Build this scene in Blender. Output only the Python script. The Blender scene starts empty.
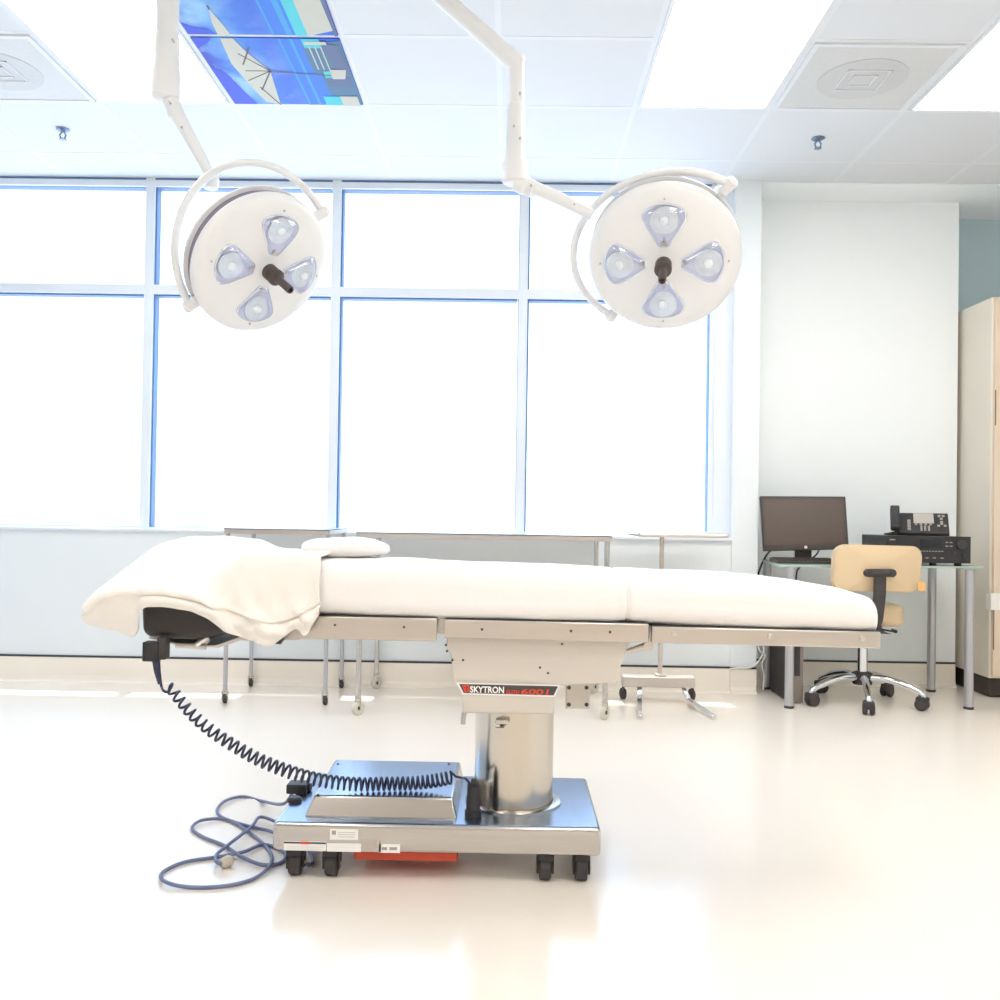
import bpy, bmesh, math, random
from mathutils import Vector, Matrix, noise
random.seed(7)
C = bpy.context.scene.collection
PI = math.pi
V = Vector

# ------------------------------------------------------------------ camera
F, H = 920.0, 1.015
CAM = V((0, 0, H))
RC = (Matrix.Rotation(0.0109, 3, 'Z') @ Matrix.Rotation(PI / 2 + 0.013, 3, 'X') @ Matrix.Rotation(0.0155, 3, 'Z'))

def ray(px, py):
    return RC @ V(((px - 500) / F, -(py - 500) / F, -1))
def at(px, py, Y):
    d = ray(px, py); return CAM + d * (Y / d.y)
def onz(px, py, z):
    d = ray(px, py); return CAM + d * ((z - H) / d.z)

cd = bpy.data.cameras.new('camera')
cd.sensor_width = 36; cd.lens = F / 1000 * 36; cd.clip_start = 0.05; cd.clip_end = 200
cam = bpy.data.objects.new('camera', cd); C.objects.link(cam)
cam.matrix_world = Matrix.Translation(CAM) @ RC.to_4x4()
bpy.context.scene.camera = cam

# ------------------------------------------------------------------ materials
def lin(c):
    return tuple((x / 255 / 12.92) if x / 255 <= 0.04045 else ((x / 255 + 0.055) / 1.055) ** 2.4 for x in c) + (1,)
def mat(name, rgb, rough=0.5, metal=0.0, spec=0.5, emit=0, emit_rgb=None, coat=0, alpha=1, trans=0, bump=0, bump_scale=40, var=0.0, var_scale=3.0, stretch=None):
    m = bpy.data.materials.new(name); m.use_nodes = True
    nt = m.node_tree; b = nt.nodes['Principled BSDF']
    b.inputs['Base Color'].default_value = lin(rgb)
    b.inputs['Roughness'].default_value = rough
    b.inputs['Metallic'].default_value = metal
    b.inputs['Specular IOR Level'].default_value = spec
    b.inputs['Coat Weight'].default_value = coat
    b.inputs['Alpha'].default_value = alpha
    b.inputs['Transmission Weight'].default_value = trans
    if emit:
        b.inputs['Emission Color'].default_value = lin(emit_rgb or rgb)
        b.inputs['Emission Strength'].default_value = emit
    if bump or var:
        tc = nt.nodes.new('ShaderNodeTexCoord'); mp = nt.nodes.new('ShaderNodeMapping')
        nt.links.new(tc.outputs['Object'], mp.inputs['Vector'])
        if stretch: mp.inputs['Scale'].default_value = stretch
    if bump:
        n = nt.nodes.new('ShaderNodeTexNoise'); n.inputs['Scale'].default_value = bump_scale; n.inputs['Detail'].default_value = 3
        bp = nt.nodes.new('ShaderNodeBump'); bp.inputs['Strength'].default_value = bump; bp.inputs['Distance'].default_value = 0.01
        nt.links.new(mp.outputs['Vector'], n.inputs['Vector'])
        nt.links.new(n.outputs['Fac'], bp.inputs['Height']); nt.links.new(bp.outputs['Normal'], b.inputs['Normal'])
    if var:
        n = nt.nodes.new('ShaderNodeTexNoise'); n.inputs['Scale'].default_value = var_scale; n.inputs['Detail'].default_value = 4
        r = nt.nodes.new('ShaderNodeValToRGB')
        c = lin(rgb)
        r.color_ramp.elements[0].position = 0.3; r.color_ramp.elements[1].position = 0.7
        r.color_ramp.elements[0].color = tuple(x * (1 - var) for x in c[:3]) + (1,)
        r.color_ramp.elements[1].color = tuple(min(1, x * (1 + var * 0.5)) for x in c[:3]) + (1,)
        nt.links.new(mp.outputs['Vector'], n.inputs['Vector'])
        nt.links.new(n.outputs['Fac'], r.inputs['Fac']); nt.links.new(r.outputs['Color'], b.inputs['Base Color'])
    return m

def glass_mat(name, tint, gloss=0.08, rough=0.02):
    m = bpy.data.materials.new(name); m.use_nodes = True
    nt = m.node_tree; nt.nodes.clear()
    o = nt.nodes.new('ShaderNodeOutputMaterial'); mx = nt.nodes.new('ShaderNodeMixShader')
    t = nt.nodes.new('ShaderNodeBsdfTransparent'); t.inputs['Color'].default_value = lin(tint)
    g = nt.nodes.new('ShaderNodeBsdfGlossy'); g.inputs['Roughness'].default_value = rough
    mx.inputs['Fac'].default_value = gloss
    nt.links.new(t.outputs[0], mx.inputs[1]); nt.links.new(g.outputs[0], mx.inputs[2]); nt.links.new(mx.outputs[0], o.inputs['Surface'])
    return m

M = {}
M['wall'] = mat('wall_paint', (228, 234, 237), 0.6, var=0.02, var_scale=1.2)
M['wall_lit'] = mat('lit_recess_paint', (240, 245, 247), 0.6, var=0.015, var_scale=1.2)  # wall paint made lighter to stand in for light in the recess
M['wall_teal'] = mat('alcove_paint', (188, 208, 215), 0.6, var=0.02, var_scale=1.2)
M['wall_rear'] = mat('rear_wall_paint', (224, 212, 196), 0.7, var=0.03, var_scale=1.0)
M['base'] = mat('cove_base', (244, 236, 224), 0.35, var=0.02, var_scale=2)
M['base_line'] = mat('base_cap', (58, 60, 66), 0.5, var=0.05)
M['ceiling'] = mat('ceiling_tile', (217, 220, 223), 0.8, bump=0.05, bump_scale=120, var=0.01, var_scale=1.5)
M['grid'] = mat('ceiling_bar', (222, 225, 228), 0.6, var=0.01)
M['floor'] = mat('floor_vinyl', (245, 236, 224), 0.16, spec=0.55, var=0.02, var_scale=0.8)
M['frame'] = mat('window_frame', (224, 231, 238), 0.45, var=0.02)
M['gasket'] = mat('window_gasket', (96, 126, 170), 0.5, var=0.04)  # pane gaskets; also colours the painted shadow at the window head
M['pane'] = glass_mat('window_glass', (250, 252, 254), 0.05)
M['steel'] = mat('brushed_steel', (200, 196, 192), 0.22, 1.0, var=0.05, var_scale=6, stretch=(1, 1, 14))
M['steel_sky_tint'] = mat('sky_tinted_steel', (174, 188, 208), 0.24, 1.0, var=0.05, var_scale=6, stretch=(14, 1, 1))  # steel tinted blue for the window light mirrored in the tops
M['steel_col'] = mat('column_steel', (205, 198, 188), 0.2, 1.0, var=0.12, var_scale=14, stretch=(1, 1, 0.05))
M['rail'] = mat('rail_steel', (208, 202, 196), 0.32, 1.0, var=0.04, var_scale=8, stretch=(0.3, 1, 8))
M['housing'] = mat('housing_paint', (212, 206, 198), 0.34, 0.35, var=0.02)
M['chrome'] = mat('chrome', (225, 226, 230), 0.08, 1.0, var=0.02)
M['alu'] = mat('grey_leg_paint', (186, 186, 190), 0.35, 0.6, var=0.03)
M['black'] = mat('black_plastic', (42, 40, 42), 0.42, var=0.06, var_scale=20)
M['rubber'] = mat('dark_rubber', (60, 56, 56), 0.6, var=0.08, var_scale=20)
M['vinyl'] = mat('black_vinyl', (52, 46, 46), 0.38, bump=0.1, bump_scale=150)
M['sheet'] = mat('white_sheet', (240, 237, 235), 0.85, spec=0.2, bump=0.12, bump_scale=300)
M['blanket'] = mat('white_blanket', (242, 236, 229), 0.95, spec=0.15, bump=0.12, bump_scale=200)
M['lamp'] = mat('lamp_enamel', (226, 227, 228), 0.35, spec=0.5, var=0.01)
M['lamp_rim'] = mat('lamp_dark_rim', (128, 122, 140), 0.4, var=0.05)
M['lens'] = glass_mat('lamp_lens', (246, 249, 252), 0.16, 0.12)
M['reflector'] = mat('lamp_reflector', (220, 226, 238), 0.25, 0.5, var=0.14, var_scale=40)
M['bulb'] = mat('lamp_bulb', (246, 250, 252), 0.2, var=0.02)
M['violet'] = mat('lamp_throat', (198, 200, 228), 0.25, 0.35, var=0.05)
M['grip'] = mat('lamp_grip', (74, 64, 62), 0.45, var=0.05)
M['troffer'] = mat('light_diffuser', (255, 255, 255), 0.5, emit=5.6, emit_rgb=(255, 250, 244))
M['vent'] = mat('vent_panel', (206, 207, 206), 0.6, var=0.03, var_scale=60)
M['vent_shade'] = mat('vent_shadow', (198, 199, 198), 0.6, var=0.03, var_scale=60)
M['vinyl_beige'] = mat('beige_vinyl', (222, 198, 160), 0.45, bump=0.06, bump_scale=200, var=0.02)
M['cab'] = mat('cabinet_enamel', (224, 217, 203), 0.4, var=0.02)
M['cab_door'] = mat('cabinet_door_enamel', (220, 202, 180), 0.4, var=0.02)
M['plinth'] = mat('cabinet_plinth', (52, 44, 40), 0.5, var=0.05)
M['tape'] = mat('white_tape', (240, 236, 230), 0.5, var=0.02)
M['seam'] = mat('seam_brown', (120, 104, 90), 0.7, var=0.05)  # even brown, used on the cabinet hinge strips
M['deskglass'] = mat('frosted_glass', (206, 230, 218), 0.2, trans=0.35, var=0.02)
M['screen'] = mat('monitor_screen', (92, 80, 74), 0.22, spec=0.4, var=0.03)
M['bezel'] = mat('monitor_bezel', (62, 54, 52), 0.4, var=0.03)
M['keys'] = mat('keyboard_keys', (74, 68, 66), 0.5, var=0.06, var_scale=90)
M['silver'] = mat('silver_plastic', (196, 188, 180), 0.35, 0.3, var=0.04)
M['pcside'] = mat('computer_side', (66, 62, 62), 0.4, 0.3, var=0.06)
M['pcfront'] = mat('computer_front', (132, 122, 116), 0.4, 0.2, var=0.04)
M['red'] = mat('red_paint', (206, 78, 52), 0.5, var=0.04)
M['logo_red'] = mat('logo_red', (226, 72, 44), 0.5, var=0.02)
M['plate_dark'] = mat('plate_dark', (74, 68, 66), 0.5, var=0.02)
M['white'] = mat('white_print', (244, 242, 240), 0.6, var=0.01)
M['print_grey'] = mat('grey_print', (168, 162, 156), 0.6, var=0.03)
M['cord'] = mat('dark_cord', (44, 48, 74), 0.4, var=0.05, var_scale=20)
M['cord_blue'] = mat('grey_blue_cord', (112, 118, 150), 0.45, var=0.04, var_scale=10)
M['cable_white'] = mat('white_cable', (226, 226, 224), 0.5, var=0.03)
M['clear'] = mat('clear_plug', (222, 210, 192), 0.2, trans=0.3, var=0.05)
M['orange'] = mat('orange_tag', (240, 182, 106), 0.6, var=0.05)
M['brass'] = mat('dull_brass', (190, 176, 152), 0.35, 0.8, var=0.05)
M['wheel_white'] = mat('pale_wheel', (214, 208, 196), 0.5, var=0.04)
M['sprinkler'] = mat('sprinkler_metal', (122, 138, 164), 0.3, 0.8, var=0.04)
M['display'] = mat('dark_display', (24, 24, 28), 0.12, var=0.04)
M['sun_shade'] = mat('sun_shade_grey', (200, 200, 200), 0.8, var=0.05)

def sky_photo_mat(name, stops, rotz, scale):
    """backlit print: bands of blue across the sheet with cloudy variation"""
    m = bpy.data.materials.new(name); m.use_nodes = True
    nt = m.node_tree; b = nt.nodes['Principled BSDF']
    tc = nt.nodes.new('ShaderNodeTexCoord')
    sep = nt.nodes.new('ShaderNodeSeparateXYZ'); nt.links.new(tc.outputs['Object'], sep.inputs[0])
    nz = nt.nodes.new('ShaderNodeTexNoise'); nz.inputs['Scale'].default_value = scale; nz.inputs['Detail'].default_value = 5
    nt.links.new(tc.outputs['Object'], nz.inputs['Vector'])
    a = nt.nodes.new('ShaderNodeMath'); a.operation = 'MULTIPLY_ADD'
    nt.links.new(nz.outputs['Fac'], a.inputs[0]); a.inputs[1].default_value = 0.22; a.inputs[2].default_value = -0.11
    s = nt.nodes.new('ShaderNodeMath'); s.operation = 'MULTIPLY_ADD'
    nt.links.new(sep.outputs['X'], s.inputs[0]); s.inputs[1].default_value = 1 / 0.6; s.inputs[2].default_value = 0.5
    # clouds fade out towards the sea
    k = nt.nodes.new('ShaderNodeMath'); k.operation = 'ADD'
    nt.links.new(s.outputs[0], k.inputs[0]); nt.links.new(a.outputs[0], k.inputs[1])
    r = nt.nodes.new('ShaderNodeValToRGB'); el = r.color_ramp.elements
    el[0].position = stops[0][0]; el[0].color = lin(stops[0][1])
    el[1].position = stops[-1][0]; el[1].color = lin(stops[-1][1])
    for p, c in stops[1:-1]:
        e = el.new(p); e.color = lin(c)
    nt.links.new(k.outputs[0], r.inputs['Fac'])
    n2 = nt.nodes.new('ShaderNodeTexNoise'); n2.inputs['Scale'].default_value = 4.2; n2.inputs['Detail'].default_value = 6
    nt.links.new(tc.outputs['Object'], n2.inputs['Vector'])
    r2 = nt.nodes.new('ShaderNodeValToRGB'); r2.color_ramp.elements[0].position = .44; r2.color_ramp.elements[1].position = .66
    nt.links.new(n2.outputs['Fac'], r2.inputs['Fac'])
    fade = nt.nodes.new('ShaderNodeMath'); fade.operation = 'MULTIPLY_ADD'; fade.use_clamp = True
    nt.links.new(s.outputs[0], fade.inputs[0]); fade.inputs[1].default_value = -1.6; fade.inputs[2].default_value = 1.0
    mul = nt.nodes.new('ShaderNodeMath'); mul.operation = 'MULTIPLY'
    nt.links.new(fade.outputs[0], mul.inputs[0]); nt.links.new(r2.outputs['Color'], mul.inputs[1])
    mx = nt.nodes.new('ShaderNodeMix'); mx.data_type = 'RGBA'
    nt.links.new(mul.outputs[0], mx.inputs[0]); nt.links.new(r.outputs['Color'], mx.inputs[6]); mx.inputs[7].default_value = lin((150, 192, 220))
    nt.links.new(mx.outputs[2], b.inputs['Base Color'])
    nt.links.new(mx.outputs[2], b.inputs['Emission Color'])
    b.inputs['Emission Strength'].default_value = 0.06; b.inputs['Roughness'].default_value = 0.5
    return m
M['sky_print'] = sky_photo_mat('sky_print', [(0.0, (8, 50, 176)), (0.1, (24, 98, 196)), (0.22, (52, 132, 206)), (0.34, (30, 104, 200)), (0.5, (26, 84, 196)), (0.66, (18, 110, 204)), (1.0, (8, 62, 184))], 0, 5)

# ------------------------------------------------------------------ mesh helpers
def nb(): return bmesh.new()
def box(bm, x0, x1, y0, y1, z0, z1):
    v = [bm.verts.new((x, y, z)) for z in (z0, z1) for y in (y0, y1) for x in (x0, x1)]
    for f in ((0, 2, 3, 1), (4, 5, 7, 6), (0, 1, 5, 4), (2, 6, 7, 3), (0, 4, 6, 2), (1, 3, 7, 5)):
        bm.faces.new([v[i] for i in f])
    return v
def hexa(bm, b4, t4):
    """solid from four bottom points and four top points"""
    v = [bm.verts.new(p) for p in list(b4) + list(t4)]
    for f in ((3, 2, 1, 0), (4, 5, 6, 7), (0, 1, 5, 4), (1, 2, 6, 5), (2, 3, 7, 6), (3, 0, 4, 7)):
        bm.faces.new([v[i] for i in f])
    return v
def prism(bm, pts, vec):
    a = [bm.verts.new(p) for p in pts]; b = [bm.verts.new(V(p) + V(vec)) for p in pts]
    bm.faces.new(a); bm.faces.new(list(reversed(b)))
    n = len(pts)
    for i in range(n):
        bm.faces.new((a[i], a[(i + 1) % n], b[(i + 1) % n], b[i]))
def poly(bm, pts):
    bm.faces.new([bm.verts.new(p) for p in pts])
def frames(pts, closed=False):
    n = len(pts); T = []
    for i in range(n):
        if closed: t = pts[(i + 1) % n] - pts[i - 1]
        else: t = pts[min(i + 1, n - 1)] - pts[max(i - 1, 0)]
        T.append(t.normalized())
    u = T[0].orthogonal().normalized(); out = []
    for i in range(n):
        u = (u - T[i] * u.dot(T[i]))
        u = u.normalized() if u.length > 1e-6 else T[i].orthogonal().normalized()
        out.append((T[i], u, T[i].cross(u)))
    return out
def tube(bm, pts, r, seg=10, closed=False, flat=None):
    pts = [V(p) for p in pts]; fr = frames(pts, closed); rings = []
    for i, p in enumerate(pts):
        rr = r[i] if isinstance(r, (list, tuple)) else r
        _, u, w = fr[i]
        rings.append([bm.verts.new(p + u * math.cos(2 * PI * k / seg) * rr + w * math.sin(2 * PI * k / seg) * rr) for k in range(seg)])
    n = len(pts)
    for i in range(n if closed else n - 1):
        a, b = rings[i], rings[(i + 1) % n]
        for k in range(seg):
            bm.faces.new((a[k], a[(k + 1) % seg], b[(k + 1) % seg], b[k]))
    if not closed:
        bm.faces.new(list(reversed(rings[0]))); bm.faces.new(rings[-1])
def cyl(bm, p0, p1, r, r1=None, seg=24):
    tube(bm, [p0, p1], [r, r if r1 is None else r1], seg)
def lathe(bm, prof, origin, axis=(0, 0, 1), seg=40, cap=True):
    a = V(axis).normalized(); u = a.orthogonal().normalized(); w = a.cross(u); o = V(origin); rings = []
    for r, h in prof:
        if r < 1e-6: rings.append([bm.verts.new(o + a * h)])
        else: rings.append([bm.verts.new(o + a * h + u * math.cos(2 * PI * k / seg) * r + w * math.sin(2 * PI * k / seg) * r) for k in range(seg)])
    for a_, b_ in zip(rings, rings[1:]):
        for k in range(seg):
            if len(a_) == 1 and len(b_) == 1: continue
            if len(a_) == 1: bm.faces.new((a_[0], b_[k], b_[(k + 1) % seg]))
            elif len(b_) == 1: bm.faces.new((a_[k], a_[(k + 1) % seg], b_[0]))
            else: bm.faces.new((a_[k], a_[(k + 1) % seg], b_[(k + 1) % seg], b_[k]))
    if cap:
        if len(rings[0]) > 1: bm.faces.new(list(reversed(rings[0])))
        if len(rings[-1]) > 1: bm.faces.new(rings[-1])
def rrect(cx, cz, w, h, r, n=6):
    out = []
    for sx, sz, a0 in ((1, 1, 0), (-1, 1, 90), (-1, -1, 180), (1, -1, 270)):
        for k in range(n + 1):
            a = math.radians(a0 + 90 * k / n)
            out.append((cx + sx * (w / 2 - r) + r * math.cos(a), cz + sz * (h / 2 - r) + r * math.sin(a)))
    return out
def spline(pts, per=8, closed=False):
    """Catmull-Rom through the points"""
    P = [V(p) for p in pts]; n = len(P); out = []
    rng = n if closed else n - 1
    for i in range(rng):
        if closed: a, b, c, d = P[i - 1], P[i], P[(i + 1) % n], P[(i + 2) % n]
        else: a, b, c, d = P[max(i - 1, 0)], P[i], P[i + 1], P[min(i + 2, n - 1)]
        for k in range(per):
            t = k / per
            out.append(0.5 * ((2 * b) + (c - a) * t + (2 * a - 5 * b + 4 * c - d) * t * t + (3 * b - a - 3 * c + d) * t ** 3))
    if not closed: out.append(P[-1])
    return out

ORG = {}
def empty(name, loc, label=None, cat=None, group=None, kind=None):
    o = bpy.data.objects.new(name, None); C.objects.link(o); o.location = loc; o.empty_display_size = 0.1
    ORG[o.name] = V(loc); tag(o, label, cat, group, kind); return o
def tag(o, label=None, cat=None, group=None, kind=None):
    if label: o['label'] = label
    if cat: o['category'] = cat
    if group: o['group'] = group
    if kind: o['kind'] = kind
    return o
def mk(name, bm, m, parent=None, bevel=0.0, smooth=True, subsurf=0, solid=0.0, label=None, angle=35, segs=2, origin=None):
    bmesh.ops.recalc_face_normals(bm, faces=bm.faces[:])
    me = bpy.data.meshes.new(name); 
    org = V((0, 0, 0))
    if parent is not None: org = ORG[parent.name]
    elif origin is not None: org = V(origin)
    else:
        co = [v.co for v in bm.verts]
        lo = V([min(c[i] for c in co) for i in range(3)]); hi = V([max(c[i] for c in co) for i in range(3)])
        org = V(((lo.x + hi.x) / 2, (lo.y + hi.y) / 2, lo.z))
    bmesh.ops.translate(bm, verts=bm.verts[:], vec=-org)
    bm.to_mesh(me); bm.free()
    me.materials.append(m)
    if smooth:
        me.shade_smooth(); me.set_sharp_from_angle(angle=math.radians(angle))
    o = bpy.data.objects.new(name, me); C.objects.link(o)
    if parent is not None: o.parent = parent
    else: o.location = org
    ORG[o.name] = org
    if solid:
        s = o.modifiers.new('thickness', 'SOLIDIFY'); s.thickness = solid; s.offset = 0
    if bevel:
        b = o.modifiers.new('edges', 'BEVEL'); b.width = bevel; b.segments = segs; b.limit_method = 'ANGLE'; b.angle_limit = math.radians(40)
    if subsurf:
        s = o.modifiers.new('smooth', 'SUBSURF'); s.levels = subsurf; s.render_levels = subsurf
    if label: o['label'] = label
    return o
def text_bm(bm, s, origin, right, up, size, depth=0.0006, bold=0.0, width=None, shear=0.0):
    """letters from the built-in font, laid on the plane right/up"""
    cu = bpy.data.curves.new('letters', 'FONT'); cu.body = s; cu.size = 1; cu.resolution_u = 3; cu.shear = shear
    cu.offset = bold
    ob = bpy.data.objects.new('letters', cu); C.objects.link(ob)
    dg = bpy.context.evaluated_depsgraph_get()
    me = bpy.data.meshes.new_from_object(ob.evaluated_get(dg))
    xs = [v.co.x for v in me.vertices]; wid = max(xs) - min(xs); x0 = min(xs)
    r, u = V(right).normalized(), V(up).normalized()
    sx = size if width is None else width / wid
    base = len(bm.verts); vs = [bm.verts.new(V(origin) + r * (v.co.x - x0) * sx + u * v.co.y * size) for v in me.vertices]
    for p in me.polygons:
        try: bm.faces.new([vs[i] for i in p.vertices])
        except ValueError: pass
    bpy.data.objects.remove(ob); bpy.data.curves.remove(cu); bpy.data.meshes.remove(me)

# ------------------------------------------------------------------ the room
ZC = 2.945; YW = 5.30; YG = 5.40; YR = 5.60; YA = 5.92
XL, XR, YB = -4.2, 4.0, -3.2
PX = at(757, 560, YW).x          # right corner of the pier
RX = at(956, 560, YR).x          # right end of the recess wall
TP = 0.638
GX = [-1.352 + (k - 1) * TP for k in range(-4, 11)]
GY0 = 4.355
def struct(name, bm, m, **k):
    o = mk(name, bm, m, smooth=False, **k); o['kind'] = 'structure'; return o
b = nb(); box(b, XL - .1, XR + .1, YB - .1, YA + .1, -0.1, 0); struct('floor', b, M['floor'])
b = nb(); box(b, XL - .1, XR + .1, YB - .1, YW + .15, ZC, ZC + 0.1); struct('ceiling', b, M['ceiling'])
b = nb(); box(b, XL - .1, XL, YB - .1, YW + .2, 0, ZC); struct('wall_left', b, M['wall'])
b = nb(); box(b, XR, XR + .1, YB - .1, YA + .1, 0, ZC); struct('wall_right', b, M['wall'])
b = nb(); box(b, XL, XR, YB - .1, YB, 0, ZC); struct('wall_back', b, M['wall_rear'])
WX1 = at(733, 400, YW).x          # right end of the window opening
ZS = at(600, 538.5, YW).z           # sill height
b = nb()
box(b, XL, WX1, YW, YW + 0.2, 0, ZS)
struct('wall_front', b, M['wall'])
b = nb(); box(b, WX1, PX, YW - 0.012, YR + 0.1, 0, ZC); struct('wall_pier', b, M['wall'])
b = nb(); box(b, PX, RX, YR, YR + 0.1, 0, ZC); box(b, RX - 0.1, RX, YR + .1, YA, 0, ZC); struct('wall_recess', b, M['wall_lit'])
b = nb(); box(b, RX, XR, YA, YA + 0.1, 0, ZC); struct('wall_alcove', b, M['wall_teal'])
b = nb(); box(b, PX, XR + .1, YW, YA + .1, ZC - 0.006, ZC + .1); struct('trim_1', b, M['wall_lit'])
# sill board
b = nb(); box(b, XL, WX1, YW - 0.02, YG + 0.02, ZS, ZS + 0.015); struct('trim_2', b, M['frame'])
# cove base with a dark cap line
HB = 0.139
def base(name, x0, x1, y):
    b = nb(); pr = [(0.03, 0), (0.012, 0.012), (0.006, 0.035), (0.005, HB)]
    pts = [(x0, y - d, z) for d, z in pr] + [(x0, y + .002, HB), (x0, y + .002, 0)]
    prism(b, pts, (x1 - x0, 0, 0)); o = struct(name, b, M['base'])
    b = nb(); box(b, x0, x1, y - .008, y + .002, HB, HB + 0.011); c = mk('cap_strip', b, M['base_line'], o, smooth=False)
base('baseboard_front', XL, WX1, YW)
base('baseboard_pier', WX1, PX, YW - 0.012)
base('baseboard_recess', PX, RX, YR)

# ceiling grid bars
b = nb()
for x in GX: box(b, x - .012, x + .012, YB, YW, ZC - .0012, ZC + .001)
for k in range(-12, 2):
    y = GY0 + k * TP
    if YB < y < YW: box(b, XL, XR, y - .012, y + .012, ZC - .0014, ZC + .001)
struct('trim_3', b, M['grid'])

# windows: four bays, each with an upper and a lower light
zt0, zt1 = at(337, 298, YG).z, at(337, 289, YG).z
mull = [at(p, 400, YG).x for p in (-33, 149.5, 335, 521.5, 712)]
mull = [2 * mull[1] - mull[2] - 0.9] + [mull[0]] + mull[1:]
MW = 0.026
ZTOP = ZC
for i in range(len(mull) - 1):
    x0, x1 = mull[i], mull[i + 1]
    w = empty('window_%d' % (i + 1), ((x0 + x1) / 2, YG, ZS), kind='structure')
    b = nb()
    for (a0, a1, c0, c1) in ((x0 + MW * 0, x0 + MW, ZS + .015, ZTOP), (x1 - MW, x1, ZS + .015, ZTOP), (x0 + MW, x1 - MW, zt0, zt1), (x0 + MW, x1 - MW, ZTOP - .05, ZTOP - .014), (x0 + MW, x1 - MW, ZS + .015, ZS + .024)):
        box(b, a0, a1, YG - .05, YG + .05, c0, c1)
    mk('window_frame', b, M['frame'], w, smooth=False)
    g = nb(); box(g, x0, x1, YG - .045, YG + .05, ZTOP - .0145, ZTOP); mk('head_shadow', g, M['gasket'], w, smooth=False)  # dark-blue strip standing in for the shadow under the ceiling
    for (c0, c1) in ((ZS + .024, zt0), (zt1, ZTOP - .05)):
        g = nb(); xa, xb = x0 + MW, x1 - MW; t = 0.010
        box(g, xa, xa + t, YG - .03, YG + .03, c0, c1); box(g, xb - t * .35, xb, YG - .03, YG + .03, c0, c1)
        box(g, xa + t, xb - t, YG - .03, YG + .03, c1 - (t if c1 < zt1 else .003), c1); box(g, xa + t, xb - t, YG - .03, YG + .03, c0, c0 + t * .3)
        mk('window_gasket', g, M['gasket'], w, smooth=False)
        p = nb(); box(p, xa + .004, xb - .004, YG - .003, YG + .003, c0 + .004, c1 - .004)
        mk('window_pane', p, M['pane'], w, smooth=False)
# jamb at the right end of the window
b = nb(); box(b, mull[-1], WX1 + .001, YG - .06, YG + .1, ZS, ZC); struct('trim_4', b, M['frame'])
# unseen canopy added outside to trim the sun to thin floor streaks
b = nb(); box(b, XL - .5, PX + 1.0, YW + .2, 5.9, 3.3, 3.4); struct('sun_shade_slab', b, M['sun_shade'])

# ------------------------------------------------------------------ ceiling lights, vents, prints, sprinklers
def troffer(ix, y1, label, long=2):
    x0, x1, y0 = GX[ix] + .013, GX[ix + 1] - .013, y1 - TP * long
    t = empty('ceiling_light', ((x0 + x1) / 2, (y0 + y1) / 2, ZC - .01), label, 'ceiling light', 'recessed ceiling lights')
    b = nb(); f = .016
    for q in ((x0, x0 + f, y0 + .013, y1 - .013), (x1 - f, x1, y0 + .013, y1 - .013), (x0 + f, x1 - f, y0 + .013, y0 + .013 + f), (x0 + f, x1 - f, y1 - .013 - f, y1 - .013)):
        box(b, *q, ZC - .008, ZC + .004)
    mk('light_frame', b, M['grid'], t, smooth=False)
    b = nb(); box(b, x0 + f, x1 - f, y0 + .013 + f, y1 - .013 - f, ZC - .005, ZC + .002)
    mk('diffuser', b, M['troffer'], t, smooth=False)
i0 = 4
troffer(i0, GY0, 'glowing ceiling light beside the blue beach picture')
troffer(i0 + 4, GY0, 'glowing ceiling light between the right lamp arm and the grey air vent')
troffer(i0 + 6, GY0, 'glowing ceiling light above the tall cabinet, cut by the corner of the photo')
for k in (0, 4, 6):  # rows out of view, added to light up the room
    for yy in (1.78, -0.72):
        troffer(i0 + k, yy, 'unseen ceiling light added further down the room to brighten it')

def vent(ix, y1, label):
    x0, x1, y0 = GX[ix] + .013, GX[ix + 1] - .013, y1 - TP + .013
    cx, cy = (x0 + x1) / 2, (y0 + y1 - .013) / 2; y1 -= .013
    t = empty('air_vent', (cx, cy, ZC - .01), label, 'air vent', 'square ceiling air vents')
    b = nb(); f = .02
    for q in ((x0, x0 + f, y0, y1), (x1 - f, x1, y0, y1), (x0 + f, x1 - f, y0, y0 + f), (x0 + f, x1 - f, y1 - f, y1)):
        box(b, *q, ZC - .009, ZC + .002)
    mk('vent_frame', b, M['grid'], t, smooth=False)
    b = nb(); box(b, x0 + f, x1 - f, y0 + f, y1 - f, ZC - .006, ZC + .002); mk('perforated_panel', b, M['vent'], t, smooth=False)
    b = nb(); lathe(b, [(.19, 0), (.19, -.002), (0, -.002)], (cx, cy, ZC - .006), seg=48); mk('round_shadow', b, M['vent_shade'], t, smooth=False)  # disc coloured darker as the shadow of a round diffuser
    b = nb(); z0, z1 = ZC - .012, ZC - .008
    for hw in (.05, .095):
        for q in ((-hw, hw, -hw, -hw + .005), (-hw, hw, hw - .005, hw), (-hw, -hw + .005, -hw, hw), (hw - .005, hw, -hw, hw)):
            box(b, cx + q[0], cx + q[1], cy + q[2], cy + q[3], z0, z1)
    mk('deflector_vanes', b, M['grid'], t, smooth=False)
vent(i0 - 1, GY0, 'square grey air vent in the left corner of the ceiling beside a glowing light')
vent(i0 + 5, GY0, 'square grey air vent between the two glowing lights above the desk side')

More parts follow.
